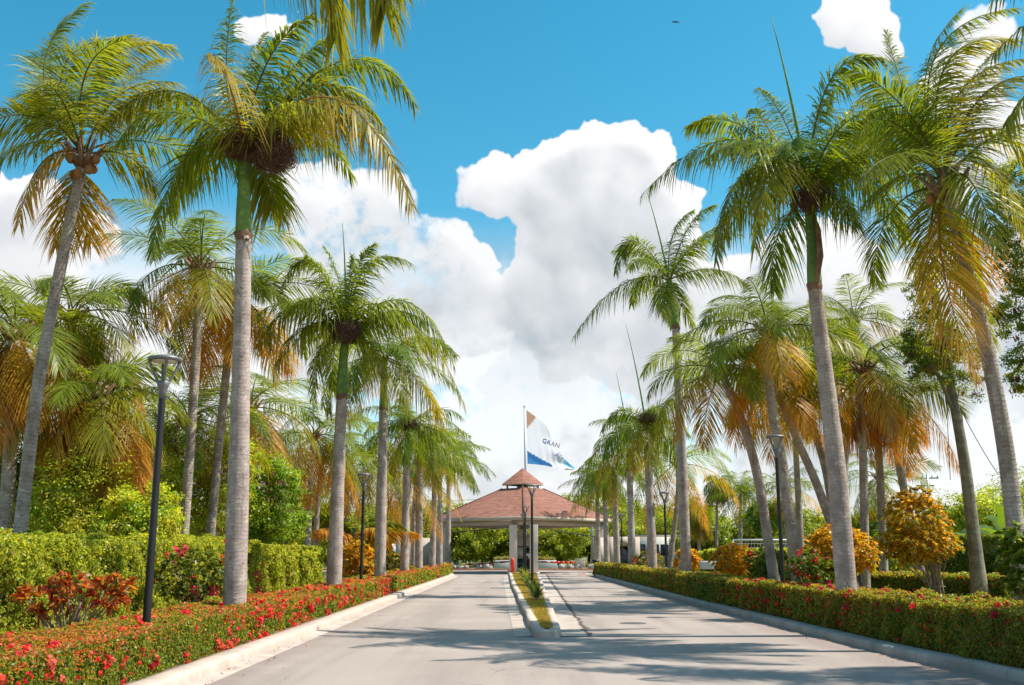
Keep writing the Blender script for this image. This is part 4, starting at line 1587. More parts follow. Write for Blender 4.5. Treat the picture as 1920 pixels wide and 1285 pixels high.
U, VV = np.broadcast_to(uu, (nu, nv)), np.broadcast_to(vv, (nu, nv))
wx = (G_[:, :, 0] - G_[0, 0, 0]) / (G_[-1, -1, 0] - G_[0, 0, 0])
wz = (G_[0, 0, 2] - G_[:, :, 2]) / (G_[0, 0, 2] - G_[-1, -1, 2])
Cc[(wz < 0.36 - 1.25 * wx) & (wx < 0.3)] = (0.42, 0.26, 0.19)
sw = (wz > 0.74 + 0.36 * np.clip(wx, 0, 1) ** 0.9) & (wx < 0.56)
Cc[sw] = (0.03, 0.14, 0.40)
Cc[sw & (wz > 0.86 + 0.5 * wx ** 1.2)] = (0.05, 0.22, 0.52)
Cc[(wx > 0.80) & (wz > 0.6) & (VV < 0.55)] = (0.20, 0.48, 0.72)
fl = thing('flag', 'white flag with tan corner and blue waves flying from the flagpole', 'flag', tuple(te[0]))
cl = link('cloth', mesh_from('cloth', G_.reshape(-1, 3), q, None, [M['flag_white']], tint=Cc.reshape(-1, 3), smooth=True), fl)


def letters(txt, px, py, size, rot, name='lettering'):
    cu_ = bpy.data.curves.new(name, 'FONT')
    cu_.body = txt
    cu_.size = size
    cu_.extrude = 0.006
    cu_.space_character = 1.02
    tmp = bpy.data.objects.new(name, cu_)
    COL.objects.link(tmp)
    dg = bpy.context.evaluated_depsgraph_get()
    me = bpy.data.meshes.new_from_object(tmp.evaluated_get(dg))
    bpy.data.objects.remove(tmp)
    me.materials.clear()
    me.materials.append(M['ink'])
    p = at(px, py, FY + (px - 987) * 0.075)
    mt = Matrix.Translation(Vector(p)) @ Matrix.Rotation(rot, 4, 'Y') @ Matrix.Rotation(math.pi / 2, 4, 'X')
    me.transform(mt)
    # lay the lettering on the folds of the cloth
    flat = G_.reshape(-1, 3)
    for v in me.vertices:
        d = (flat[:, 0] - v.co.x) ** 2 + (flat[:, 2] - v.co.z) ** 2
        k = np.argsort(d)[:14]
        v.co.y = float(flat[k, 1].mean()) - 0.06 + (v.co.y - p[1]) * 0.3
    return link(name, me, fl)


letters('GRAN', 1016.5, 829, 0.66, math.radians(14))
letters('JIM', 1043, 852, 0.62, math.radians(48))

# ---------------------------------------------------------------- lamps


def lamp(px, py, Y, H, label, zb=0.13):
    x = at(px, py, Y)[0]
    r_ = thing('street_lamp', label, 'street lamp', (x, Y, zb), 'black street lamps')
    MB().lathe((x, Y, zb), [(0.11, 0), (0.11, 0.03), (0.065, 0.05), (0.058, 0.3), (0.05, H - 0.62), (0.048, H - 0.60)], 14).build('pole', M['black'], r_, True)
    MB().lathe((x, Y, zb), [(0.052, H - 0.62), (0.056, H - 0.52), (0.08, H - 0.44), (0.105, H - 0.37), (0.08, H - 0.36)], 14).build('neck', M['grey_metal'], r_, True)
    for k in range(4):
        a = k * math.pi / 2 + 0.45
        c_, s_ = math.cos(a), math.sin(a)
        p = [(x + c_ * q, Y + s_ * q, zb + z) for q, z in ((0.065, H - 0.42), (0.10, H - 0.33), (0.165, H - 0.2), (0.215, H - 0.07), (0.228, H - 0.02))]
        MB().tube(smooth_path(p, 9), 0.022, 6).build('arm', M['grey_metal'], r_, True)
    MB().lathe((x, Y, zb), [(0.19, H - 0.055), (0.245, H - 0.05), (0.25, H - 0.03), (0.245, H - 0.005), (0.16, H + 0.02), (0.01, H + 0.03)], 28).build('cap', M['grey_metal'], r_, True)
    MB().lathe((x, Y, zb), [(0.01, H - 0.085), (0.12, H - 0.08), (0.185, H - 0.06), (0.186, H - 0.05)], 24).build('diffuser', M['diffuser'], r_, True)
    return r_


LH = 4.44
lamp(275, 1158, 15.0, LH, 'tallest-looking street lamp, rising from the red flowered hedge beside the red leaved shrub')
lamp(677, 1085, 36.9, LH - 0.1, 'street lamp in front of the golden shrub beside the entry lane')
lamp(780, 1076, 60, LH - 0.1, 'street lamp standing close behind a royal palm trunk beyond the golden shrub')
lamp(822, 1070, 82, LH - 0.2, 'small street lamp between the last palm trunks before the gatehouse on the entry side')
lamp(998, 1101, 44.6, LH, 'tallest street lamp on the grass island, by the spiky plants', 0.13)
lamp(985, 1088, 62, LH - 0.15, 'second street lamp on the grass island, ahead of the guard booth', 0.13)
lamp(982, 1080, 75, LH - 0.15, 'last street lamp on the grass island, half hidden by the one ahead of it', 0.13)
lamp(1468, 1085, 28.0, LH + 0.28, 'street lamp rising from the hedge beside the red flowered bush')
lamp(1250, 1075, 50, LH, 'street lamp standing behind the hedge between two royal palms')
lamp(1167, 1068, 77, LH - 0.1, 'small street lamp near the exit side boundary wall')

# ---------------------------------------------------------------- island agaves
for i, (px, py, Y, sc) in enumerate(((1006, 1128, 34.5, 0.62), (999, 1115, 40, 0.62), (990, 1104, 48, 0.7), (984, 1094, 56, 0.75), (981, 1086, 66, 0.8))):
    x = at(px, py, Y)[0]
    rr = np.random.default_rng(50 + i)
    lab = ['dark green spiky plant at the open tip of the grass island', 'spiky plant just ahead of the tallest island lamp', 'spiky plant at the foot of the tallest island lamp', 'yellowish spiky plant in front of the second island lamp', 'pale spiky plant close to the guard booth'][i]
    r_ = thing('agave_plant', lab, 'plant', (x, Y, 0.13), 'spiky plants on the island')
    P = np.array([(x, Y, 0.2)] * 3)
    V, q, t, m = rosettes(P, np.tile(Z, (3, 1)), 20, sc, 0.075, rr, (0.15, 1.35), 0.22)
    link('leaves', mesh_from('leaves', V, q, t, [M['leaf']], tint=np.repeat(np.clip(palette(rr, m, [(0.07, 0.13, 0.05), (0.10, 0.15, 0.05), (0.16, 0.18, 0.05)] if i < 3 else [(0.16, 0.2, 0.05), (0.24, 0.25, 0.07)]), .01, .9), 7, 0)), r_)
    MB().tube([(x, Y, 0.12), (x, Y, 0.26)], [0.06, 0.05], 8).build('stem', M['stem'], r_)

# barrier sensor at the end of the exit kerb
p = at(1108, 1070, 77.0)
w_ = thing('floodlight', 'small black floodlight on a stake at the end of the exit kerb', 'floodlight', (6.0, 77.0, 0.1))
MB().tube([(6.0, 77, 0.1), (6.12, 77, 0.55), (6.2, 77, 0.9)], 0.06, 8).build('stake', M['black'], w_)
MB().box((6.22, 76.9, 1.02), (0.5, 0.25, 0.26)).build('head', M['black'], w_)

# ---------------------------------------------------------------- far buildings, poles, cables
b0, b1 = at(1188, 1030, 95.0), at(1284, 1030, 95.0)
bd = thing('low_building', 'low beige flat roofed building behind the hedges on the exit side', 'building', ((b0[0] + b1[0]) / 2, 98, 0))
cx, wx_ = (b0[0] + b1[0]) / 2, b1[0] - b0[0]
MB().box((cx, 98, 1.55), (wx_, 6, 3.1)).build('wall', M['whitewall'], bd)
MB().box((cx, 98, 3.17), (wx_ + 0.3, 6.3, 0.14)).build('roof', M['beige'], bd)
for k in (0.15, 0.42, 0.60):
    w2 = MB().box((b0[0] + wx_ * k, 94.98, 1.9), (0.7, 0.06, 1.0)).build('window', M['darkglass'], bd)
lw = thing('boundary_wall', 'long low beige wall beyond the hedges behind the second exit palm', 'wall', (20, 72, 0.3))
MB().box((20.0, 72, 0.95), (18, 0.25, 1.5)).build('wall', M['beige'], lw)
gl0, gl1 = at(1375, 1013, 62), at(1520, 1010, 62)
go_ = thing('football_goal', 'white goal frame with a pale net standing beyond the hedge', 'goal', ((gl0[0] + gl1[0]) / 2, 62, 0.3))
for x in (gl0[0], gl1[0]):
    MB().tube([(x, 62, 0.3), (x, 62, gl0[2])], 0.06, 8).build('post', M['white'], go_)
MB().tube([(gl0[0], 62, gl0[2]), (gl1[0], 62, gl0[2])], 0.06, 8).build('crossbar', M['white'], go_)
mb = MB()
for x in np.linspace(gl0[0], gl1[0], 26):
    mb.tube([(x, 62.05, gl0[2]), (x, 63.4, 0.3)], 0.008, 3, False)
for k in np.linspace(0.1, 0.9, 8):
    mb.tube([(gl0[0], 62.05 + 1.35 * k, gl0[2] + (0.3 - gl0[2]) * k), (gl1[0], 62.05 + 1.35 * k, gl0[2] + (0.3 - gl0[2]) * k)], 0.008, 3, False)
mb.build('net', M['white'], go_)


def upole(px, py, Y, label, arms=True):
    t_ = at(px, py, Y)
    r_ = thing('utility_pole', label, 'utility pole', (t_[0], Y, 0))
    MB().tube([(t_[0], Y, 0), (t_[0], Y, t_[2])], [0.17, 0.11], 10).build('pole', M['pole_grey'], r_)
    if arms:
        MB().box((t_[0], Y, t_[2] - 0.5), (2.4, 0.1, 0.12)).build('crossarm', M['wire'], r_)
        MB().box((t_[0] - .3, Y, t_[2] - 1.3), (1.9, 0.1, 0.12)).build('crossarm', M['wire'], r_)
        for dx in (-1.1, -0.5, 0.5, 1.1):
            MB().lathe((t_[0] + dx, Y, t_[2] - 0.44), [(0.05, 0), (0.08, 0.08), (0.05, 0.2), (0.02, 0.28)], 8).build('insulator', M['pole_grey'], r_)
    return t_


up1 = upole(1738, 888, 110, 'distant utility pole with crossarms above the trees by the golden shrub')
up2 = upole(1109, 925, 104, 'plain grey pole behind the roof edge on the exit side', False)


def cable(a, b, sag, r_, label, cat='cable', group=None):
    a, b = np.asarray(a, float), np.asarray(b, float)
    t_ = np.linspace(0, 1, 24)[:, None]
    p = a * (1 - t_) + b * t_ - Z * sag * 4 * t_ * (1 - t_)
    o = MB().tube(p, r_, 5).build('cable', M['wire'])
    tag(o, label, cat, group)
    return o


cable(at(-200, 935, 112), at(1109, 927, 104), 0.9, 0.02, 'thin overhead power cable crossing behind the entry side of the roof')
cable(at(1109, 927, 104), up1 - (0, 0, .5), 0.7, 0.02, 'thin overhead power cable from the plain grey pole to the crossarmed pole')
cable(at(690, 1000, 103), at(985, 984, 103), 0.35, 0.05, 'black cable sagging across the view through the entry arch')
cable(at(1003, 986, 103), at(1200, 1012, 103), 0.3, 0.05, 'black cable sagging across the view through the exit arch')

# bird
bp_ = at(1267, 42, 70)
bi = thing('bird', 'small dark bird gliding high in the blue sky', 'bird', tuple(bp_))
bm_ = [(-.55, 0, .02), (-.28, .05, .10), (-.06, .1, .03), (0, .2, .02), (.06, .1, .03), (.28, .05, .09), (.55, 0, -.04), (.28, -.1, .08), (.07, -.12, .02), (.05, -.3, 0), (-.05, -.3, 0), (-.07, -.12, .02), (-.28, -.1, .09)]
V = [(bp_[0] + x * .55, bp_[1] + y * .55, bp_[2] + z * .55 + 0.02) for x, y, z in bm_] + [(bp_[0] + x * .5, bp_[1] + y * .5, bp_[2] + z * .45 - 0.03) for x, y, z in bm_]
k = len(bm_)
F = [list(range(k)), list(range(2 * k - 1, k - 1, -1))] + [[i, k + i, k + (i + 1) % k, (i + 1) % k] for i in range(k)]
link('body', mesh_from('body', V, ngons=F, mats=[M['bird']]), bi)

# ---------------------------------------------------------------- hedges


def col_ixora(P, tp, rng):
    n = len(P)
    c = palette(rng, n, [(0.14, 0.235, 0.03), (0.23, 0.285, 0.035), (0.07, 0.13, 0.02), (0.31, 0.30, 0.045)])
    flush = (tp > 0.85) & (rng.random(n) < 0.40 + 0.3 * vnoise(P, 0.8, 6))
    c[flush] = palette(rng, flush.sum(), [(0.52, 0.13, 0.06), (0.58, 0.20, 0.08), (0.40, 0.20, 0.05), (0.62, 0.11, 0.09)])
    br = (rng.random(n) < 0.07)
    c[br] = palette(rng, br.sum(), [(0.585, 0.189, 0.062), (0.429, 0.246, 0.047)])
    return c


def col_rust(P, tp, rng):
    n = len(P)
    c = palette(rng, n, [(0.125, 0.215, 0.03), (0.19, 0.265, 0.035), (0.085, 0.15, 0.022), (0.25, 0.27, 0.04)])
    f = rng.random(n) < (0.13 + 0.12 * vnoise(P, 0.9, 6) + 0.16 * tp)
    c[f] = palette(rng, f.sum(), [(0.46, 0.15, 0.045), (0.36, 0.10, 0.04), (0.42, 0.24, 0.05)])
    y = (tp > 0.5) & (rng.random(n) < 0.25)
    c[y] = palette(rng, y.sum(), [(0.38, 0.34, 0.045), (0.30, 0.31, 0.04)])
    return c


def col_green(P, tp, rng):
    n = len(P)
    c = palette(rng, n, [(0.267, 0.345, 0.036), (0.389, 0.443, 0.044), (0.185, 0.255, 0.032), (0.491, 0.488, 0.067)])
    br = rng.random(n) < 0.05 + 0.05 * vnoise(P, 0.6, 2)
    c[br] = palette(rng, br.sum(), [(0.450, 0.266, 0.111), (0.533, 0.376, 0.134)])
    return c


def col_dark(P, tp, rng):
    return palette(rng, len(P), [(0.098, 0.160, 0.022), (0.156, 0.217, 0.025), (0.215, 0.264, 0.031)])


REDS = [(0.75, 0.035, 0.035), (0.80, 0.09, 0.06), (0.70, 0.02, 0.05), (0.85, 0.14, 0.10)]
hg = 'low hedges along the kerbs'
hedge('hedge', (-5.35, 6.5), (-5.32, 41.6), 1.25, 0.72, 'low clipped hedge with red blossoms beside the pale kerb, under the first lamp', np.random.default_rng(1), col_ixora, 0.045, 0.0026, 2.6, hg, (10.0, REDS, 0.34), bump=0.045, z0=0.0)
hedge('hedge', (-5.30, 42.3), (-5.25, 74.0), 1.25, 0.74, 'low orange-red hedge beyond the gap past the golden shrub', np.random.default_rng(2), col_ixora, 0.05, 0.0028, 2.4, hg, (4.0, REDS, 0.6))
hedge('hedge', (-5.3, 74.8), (-5.35, 82.5), 1.25, 0.76, 'short last piece of orange hedge ending at the gatehouse column', np.random.default_rng(3), col_ixora, 0.05, 0.0028, 2.4, hg, (2.2, REDS, 0.6))
hedge('hedge', (6.98, 31.2), (7.85, 6.8), 1.2, 0.90, 'low clipped olive and rust hedge beside the grey kerb', np.random.default_rng(4), col_rust, 0.042, 0.0026, 2.7, hg, (7.5, [(0.62, 0.02, 0.05), (0.7, 0.04, 0.05), (0.55, 0.02, 0.06)], 0.3), bump=0.08)
hedge('hedge', (6.75, 77.0), (6.95, 31.7), 1.2, 0.90, 'low rust topped hedge running on to the gatehouse on the exit side', np.random.default_rng(5), col_rust, 0.05, 0.0028, 2.4, hg, (1.0, REDS, 0.4))
hedge('hedge', (-8.35, 11.0), (-8.35, 41.0), 1.7, 1.92, 'tall clipped green hedge with a few red flowers behind the red-topped one', np.random.default_rng(6), col_green, 0.06, 0.003, 2.5, None, (0.16, REDS, 0.1), bump=0.15, flower_size=1.7)
# right garden hedges
hedge('hedge', at(1612, 1090, 36)[:2], at(1905, 1090, 31.5)[:2], 1.3, 0.68, 'low hedge with scattered red blossoms behind the golden tree-shrub', np.random.default_rng(7), col_rust, 0.06, 0.0026, 2.4, None, (1.6, REDS, 0.7), z0=0.3)
hedge('hedge', at(1768, 1060, 44)[:2], at(1960, 1060, 42)[:2], 1.6, 2.05, 'tall dark green clipped hedge behind the banana plants', np.random.default_rng(8), col_dark, 0.07, 0.0026, 2.4, None, z0=0.3)
hedge('hedge', at(1300, 1040, 63)[:2], at(1345, 1040, 57)[:2], 1.6, 1.35, 'short yellow-green clipped hedge behind the second exit palm', np.random.default_rng(9), col_green, 0.08, 0.0026, 2.4, None, z0=0.3)
hedge('hedge', at(1340, 1040, 52)[:2], at(1640, 1040, 44)[:2], 1.6, 1.5, 'long yellow-green clipped hedge in front of the goal', np.random.default_rng(10), col_green, 0.08, 0.0026, 2.4, None, z0=0.3)
hedge('hedge', at(1640, 1045, 43.6)[:2], at(1770, 1055, 45)[:2], 1.6, 1.2, 'mid-height green hedge between the golden shrubs', np.random.default_rng(11), col_green, 0.08, 0.0026, 2.4, None, z0=0.3)

# ---------------------------------------------------------------- shrubs
GOLD = [(0.60, 0.34, 0.02), (0.52, 0.33, 0.025), (0.36, 0.29, 0.03), (0.66, 0.40, 0.035), (0.56, 0.25, 0.02)]


def dome(px0, py0, px1, py1, Y):
    """ellipsoid filling a photo box at depth Y"""
    a, b = at(px0, py1, Y), at(px1, py0, Y)
    c = (a + b) / 2
    return (c, np.array(((b[0] - a[0]) / 2, (b[0] - a[0]) / 2 * 0.9, (b[2] - a[2]) / 2)))


def base_of(px, Y, z=0.3):
    return (at(px, 1050, Y)[0], Y, z)


croton('golden_croton', base_of(1752, 31), [dome(1645, 985, 1790, 1055, 31), dome(1660, 930, 1775, 1010, 31), dome(1690, 915, 1750, 960, 31), dome(1655, 1000, 1795, 1045, 31)], 'big golden leaved shrub with bare grey stems and a small stake frame', np.random.default_rng(20), GOLD + [(0.3, 0.29, 0.03), (0.24, 0.26, 0.03), (0.34, 0.25, 0.03)], 820, 10, 0.165, 0.06, 26)
st_ = bpy.data.objects[-1] if False else None
sx_, sy_ = base_of(1752, 31)[:2]
stk = thing('stake_frame', 'small pale wooden stake frame round the stems of the big golden shrub', 'plant support', (sx_, sy_, 0.3))
for k in range(4):
    a = k * math.pi / 2 + .4
    MB().tube([(sx_ + .28 * math.cos(a), sy_ + .28 * math.sin(a), .28), (sx_ + .2 * math.cos(a), sy_ + .2 * math.sin(a), 0.95)], 0.025, 6).build('stake', M['stem'], stk)
MB().tube([(sx_ + .24 * math.cos(a), sy_ + .24 * math.sin(a), .7) for a in np.linspace(0, 6.283, 13)], 0.015, 5).build('tie', M['stem'], stk)
croton('golden_croton', base_of(1575, 30), [dome(1510, 995, 1640, 1075, 30), dome(1530, 985, 1615, 1040, 30)], 'rounded golden shrub behind the thickest exit palm', np.random.default_rng(21), GOLD + [(0.3, 0.28, 0.03)], 560, 10, 0.16, 0.06, 14)
croton('golden_croton', base_of(1375, 41), [dome(1338, 1022, 1412, 1080, 41)], 'golden shrub beside the dark green bush, mid garden', np.random.default_rng(22), GOLD, 220, 10, 0.22, 0.08, 10)
croton('golden_croton', base_of(1290, 48), [dome(1268, 1030, 1308, 1072, 48)], 'small golden shrub half hidden by the second exit palm', np.random.default_rng(23), GOLD, 70, 9, 0.28, 0.1, 8)
croton('golden_croton', base_of(672, 43), [dome(638, 1015, 705, 1085, 43), dome(640, 1040, 700, 1095, 43)], 'golden orange shrub behind the second entry lamp', np.random.default_rng(24), GOLD + [(0.26, 0.26, 0.03)], 330, 10, 0.2, 0.075, 10)
croton('golden_croton', base_of(738, 55), [dome(708, 1040, 772, 1082, 55)], 'green and gold shrub between two royal palm trunks on the entry side', np.random.default_rng(25), [(0.13, 0.16, 0.02), (0.35, 0.2, 0.02), (0.2, 0.19, 0.02)], 120, 9, 0.28, 0.1, 10)
croton('red_croton', base_of(140, 15.3, 0.13), [dome(35, 1095, 125, 1150, 15.3), dome(90, 1078, 180, 1140, 15.3), dome(160, 1080, 255, 1135, 15.3)], 'red and orange leaved shrub in front of the tall green hedge', np.random.default_rng(26), [(0.42, 0.07, 0.02), (0.5, 0.16, 0.03), (0.30, 0.04, 0.03), (0.45, 0.22, 0.04), (0.18, 0.1, 0.02)], 85, 9, 0.165, 0.045, 24)
DG = [(0.075, 0.138, 0.018), (0.120, 0.189, 0.022), (0.180, 0.232, 0.024)]
PINKS = [(0.72, 0.02, 0.07), (0.78, 0.05, 0.05), (0.75, 0.03, 0.12)]
croton('flowering_bush', base_of(1512, 29), [dome(1478, 1030, 1545, 1085, 29), dome(1490, 1050, 1590, 1092, 29)], 'dark bush covered in red flowers beside the exit lamp', np.random.default_rng(27), DG, 260, 7, 0.13, 0.055, 10, flowers=(55, PINKS, 1.25))
croton('flowering_bush', base_of(1437, 36), [dome(1402, 1028, 1474, 1082, 36)], 'dark green bush with a single red bloom beside a golden shrub', np.random.default_rng(28), DG, 260, 7, 0.14, 0.06, 10, flowers=(7, PINKS, 1.5))
croton('flowering_bush', base_of(1213, 58), [dome(1188, 1035, 1242, 1072, 58)], 'small bush with red and yellow flowers near the gatehouse end of the hedge', np.random.default_rng(29), DG + [(0.3, 0.2, 0.03)], 130, 7, 0.18, 0.08, 8, flowers=(30, PINKS + [(0.7, 0.4, 0.03)], 1.4))
croton('broadleaf_bush', base_of(1922, 17.0, 0.3), [dome(1885, 1000, 1990, 1125, 17), dome(1895, 975, 1980, 1050, 17)], 'glossy light green bush at the end of the olive hedge', np.random.default_rng(30), [(0.14, 0.2, 0.02), (0.2, 0.24, 0.03), (0.09, 0.15, 0.02)], 190, 8, 0.17, 0.075, 12)
croton('hibiscus_bush', base_of(370, 21, 0.13), [dome(290, 1030, 420, 1125, 21)], 'loose green bush with red blooms leaning against the tall hedge', np.random.default_rng(31), [(0.12, 0.16, 0.02), (0.08, 0.12, 0.016), (0.18, 0.19, 0.03)], 260, 7, 0.11, 0.05, 12, flowers=(13, PINKS, 1.6))
# white utility box
wb = thing('utility_box', 'small white box on legs between the hedge and the golden shrub', 'utility box', (at(1328, 1063, 47)[0], 47, 0.3))
bx_ = at(1328, 1060, 47)
MB().box((bx_[0], 47, bx_[2]), (0.72, 0.4, 0.36)).build('body', M['white'], wb, bevel=0.02)
for dx in (-.28, .28):
    MB().box((bx_[0] + dx, 47, (0.3 + bx_[2] - .18) / 2), (0.06, 0.06, bx_[2] - .18 - 0.3)).build('leg', M['grey_metal'], wb)

# ---------------------------------------------------------------- broadleaf trees
def ell(px0, py0, px1, py1, Y):
    return dome(px0, py0, px1, py1, Y)


LEUC = [(0.204, 0.279, 0.026), (0.289, 0.341, 0.033), (0.136, 0.217, 0.023), (0.357, 0.388, 0.039)]
DARKG = [(0.068, 0.136, 0.018), (0.111, 0.184, 0.021), (0.153, 0.224, 0.026)]
tg = 'thicket behind the tall hedge'
tl = []
th = [  # px0,py0,px1,py1,Y, cols, pods, label
    (-60, 770, 120, 1060, 27, DARKG, 0, 'dark leafy tree behind the leaning coconut trunk nearest the picture edge'),
    (60, 800, 240, 1060, 25, LEUC, 6, 'lime green shrubby tree just behind the tall hedge, left of the first lamp'),
    (190, 900, 330, 1060, 24, LEUC, 0, 'low bright green shrub behind the hedge on both sides of the first lamp'),
    (230, 770, 360, 1000, 31, LEUC, 46, 'tall thicket tree hung with brown pods behind the first lamp'),
    (60, 835, 180, 960, 36, LEUC, 10, 'pale green tree top between two coconut trunks'),
    (330, 780, 480, 1030, 33, LEUC, 60, 'thicket tree with many brown pods behind the two slim trunks'),
    (150, 830, 260, 960, 40, DARKG, 0, 'dark tree deep in the thicket'),
    (440, 850, 560, 1030, 36, DARKG, 22, 'dark green tree with pinkish pods beside the thickest entry palm'),
    (470, 930, 570, 1040, 38, DARKG, 0, 'dark rounded bush at the end of the thicket'),
    (520, 900, 640, 1040, 55, LEUC, 0, 'light tree behind the two slim trunks near the golden shrub'),
]
for i, (a, b, c, d, Y, cl_, pods, lab) in enumerate(th):
    e = ell(a, b, c, d, Y)
    e1 = (e[0] + np.array((e[1][0] * .45, .3, e[1][2] * .25)), e[1] * np.array((.6, .7, .62)))
    e2 = (e[0] + np.array((-e[1][0] * .5, -.2, -e[1][2] * .2)), e[1] * np.array((.62, .7, .7)))
    e0 = (e[0], e[1] * np.array((.86, .9, .92)))
    tree('thicket_tree', (e[0][0], Y, 0), [e0, e1, e2], lab, np.random.default_rng(60 + i), [tuple(min(.5, q * f_) for q, f_ in zip(c_, (2.1, 1.9, 1.7))) for c_ in cl_], 210, 80, 0.095 if cl_ is LEUC else 0.11, 0.42, tg, r=0.11, pods=pods, limbs=9, spread=0.17, shell=0.42)

# far trees behind the gate and along the horizon: three kinds, then copies
protos = []
for i, (cl_, w_, h_) in enumerate((([(0.272, 0.336, 0.026), (0.204, 0.272, 0.023), (0.374, 0.400, 0.039)], 4.2, 5.4), ([(0.119, 0.192, 0.021), (0.170, 0.240, 0.026), (0.238, 0.288, 0.029)], 3.6, 4.4), ([(0.204, 0.256, 0.026), (0.153, 0.208, 0.023), (0.289, 0.304, 0.039)], 3.0, 6.6))):
    rr = np.random.default_rng(90 + i)
    bl = [(np.array((0, 0, h_ * .55)), np.array((w_ * .62, w_ * .55, h_ * .42)))]
    for k in range(5):
        bl.append((np.array((rr.uniform(-.6, .6) * w_, rr.uniform(-.5, .5) * w_, h_ * rr.uniform(.3, .78))), np.array((w_ * .42, w_ * .4, h_ * rr.uniform(.2, .3)))))
    protos.append(tree('background_tree', (0, 0, 0), bl, '', rr, cl_, 260, 46, 0.23, 0.55, 'trees beyond the gatehouse', r=0.2, limbs=8, spread=0.17, shell=0.45))
blab = ['bushy yellow-green tree in the far belt beyond the gatehouse', 'dark green rounded tree in the far belt beyond the gatehouse', 'tall olive tree in the far belt beyond the gatehouse']
spots = []
rr = np.random.default_rng(5)
for px in range(690, 1330, 30):
    Y = rr.uniform(108, 122)
    spots.append((px + rr.uniform(-8, 8), Y, int(rr.integers(0, 3)), rr.uniform(0.95, 1.2)))
for px in range(700, 1330, 52):
    spots.append((px, rr.uniform(128, 140), 0, rr.uniform(1.35, 1.6)))
for px in range(1330, 1960, 45):
    spots.append((px + rr.uniform(-10, 10), rr.uniform(84, 118), int(rr.integers(0, 3)), rr.uniform(0.85, 1.15)))
for px in range(1500, 1990, 60):
    spots.append((px + rr.uniform(-10, 10), rr.uniform(125, 150), int(rr.integers(0, 3)), rr.uniform(1.3, 1.6)))
for px in range(-40, 700, 66):
    spots.append((px + rr.uniform(-10, 10), rr.uniform(70, 95), int(rr.integers(0, 3)), rr.uniform(0.9, 1.1)))
for i, (px, Y, k, sc) in enumerate(spots):
    x = at(px, 1035, Y)[0]
    if i < 3:
        ob = protos[i]
        k = i
        ob.location = (x, Y, 0)
        ob.rotation_euler.z = rr.uniform(0, 6.28)
        ob.scale = (sc, sc, sc)
        ob['label'] = blab[k]
        for ch in ob.children:
            ch.matrix_parent_inverse = Matrix.Identity(4)
    else:
        ob = clone(protos[k], (x, Y, 0), rr.uniform(0, 6.28), (sc, sc, sc * rr.uniform(.88, 1.1)), blab[k])
        for ch in ob.children:
            ch.matrix_parent_inverse = Matrix.Identity(4)

# pod trees at the right
PODC = ((0.15, 0.055, 0.05), (0.20, 0.09, 0.07), (0.10, 0.045, 0.04))
pt = smooth_path([np.array(base_of(1832, 31.5)), at(1810, 880, 31.5), at(1784, 733, 31.5), at(1766, 640, 31.5), at(1755, 540, 31.5)], 24)
tree('pod_tree', base_of(1832, 31.5), [ell(1700, 560, 1800, 735, 31.5), ell(1705, 470, 1760, 600, 31.5), ell(1690, 610, 1760, 700, 31.5), ell(1770, 600, 1850, 745, 31.5)], 'feathery tree with brown pods on a straight leaning trunk held by wires', np.random.default_rng(101), LEUC, 170, 80, 0.10, 0.36, None, trunk=pt, r=0.2, pods=34, pod_col=PODC, spread=0.13, limbs=10)
pt = smooth_path([np.array(base_of(2030, 27)), at(2010, 800, 27), at(1985, 560, 27), at(1960, 380, 27)], 24)
tree('pod_tree', base_of(2030, 27), [ell(1870, 290, 1990, 420, 27), ell(1880, 400, 2010, 560, 27), ell(1850, 560, 1950, 640, 27), ell(1890, 640, 1990, 760, 27), ell(1865, 330, 1910, 480, 27)], 'feathery tree dense with red-brown pods entering from the picture edge', np.random.default_rng(102), LEUC, 300, 80, 0.10, 0.36, None, trunk=pt, r=0.22, pods=95, pod_col=PODC, spread=0.12, limbs=14)
cable(at(1795, 755, 31.4), at(1872, 890, 33), 0.12, 0.012, 'slanting guy wire running down from the straight leaning trunk', 'wire')
cable(at(1774, 745, 31.4), at(1782, 900, 31), 0.0, 0.010, 'near vertical wire hanging beside the straight leaning trunk', 'wire')

for i, (a, b, c_, d, Y, cl_, lab) in enumerate(((1790, 925, 1905, 1010, 56, LEUC, 'bright green shrubby tree behind the banana plants'), (1850, 880, 1975, 1010, 64, LEUC, 'taller green tree behind the thick coconut trunk'), (1600, 950, 1700, 1010, 62, DARKG, 'dark green bushy tree behind the golden shrubs'), (1400, 930, 1490, 1005, 74, DARKG, 'dark green bushy tree behind the goal'))):
    e = ell(a, b, c_, d, Y)
    tree('garden_tree', (e[0][0], Y, 0.3), [e, (e[0] + np.array((e[1][0] * .5, .3, e[1][2] * .2)), e[1] * .62), (e[0] - np.array((e[1][0] * .5, .2, e[1][2] * .2)), e[1] * .7)], lab, np.random.default_rng(130 + i), [tuple(q * 1.4 for q in k_) for k_ in cl_], 170, 60, 0.16, 0.42, None, r=0.12, limbs=8, spread=0.17, shell=0.42)
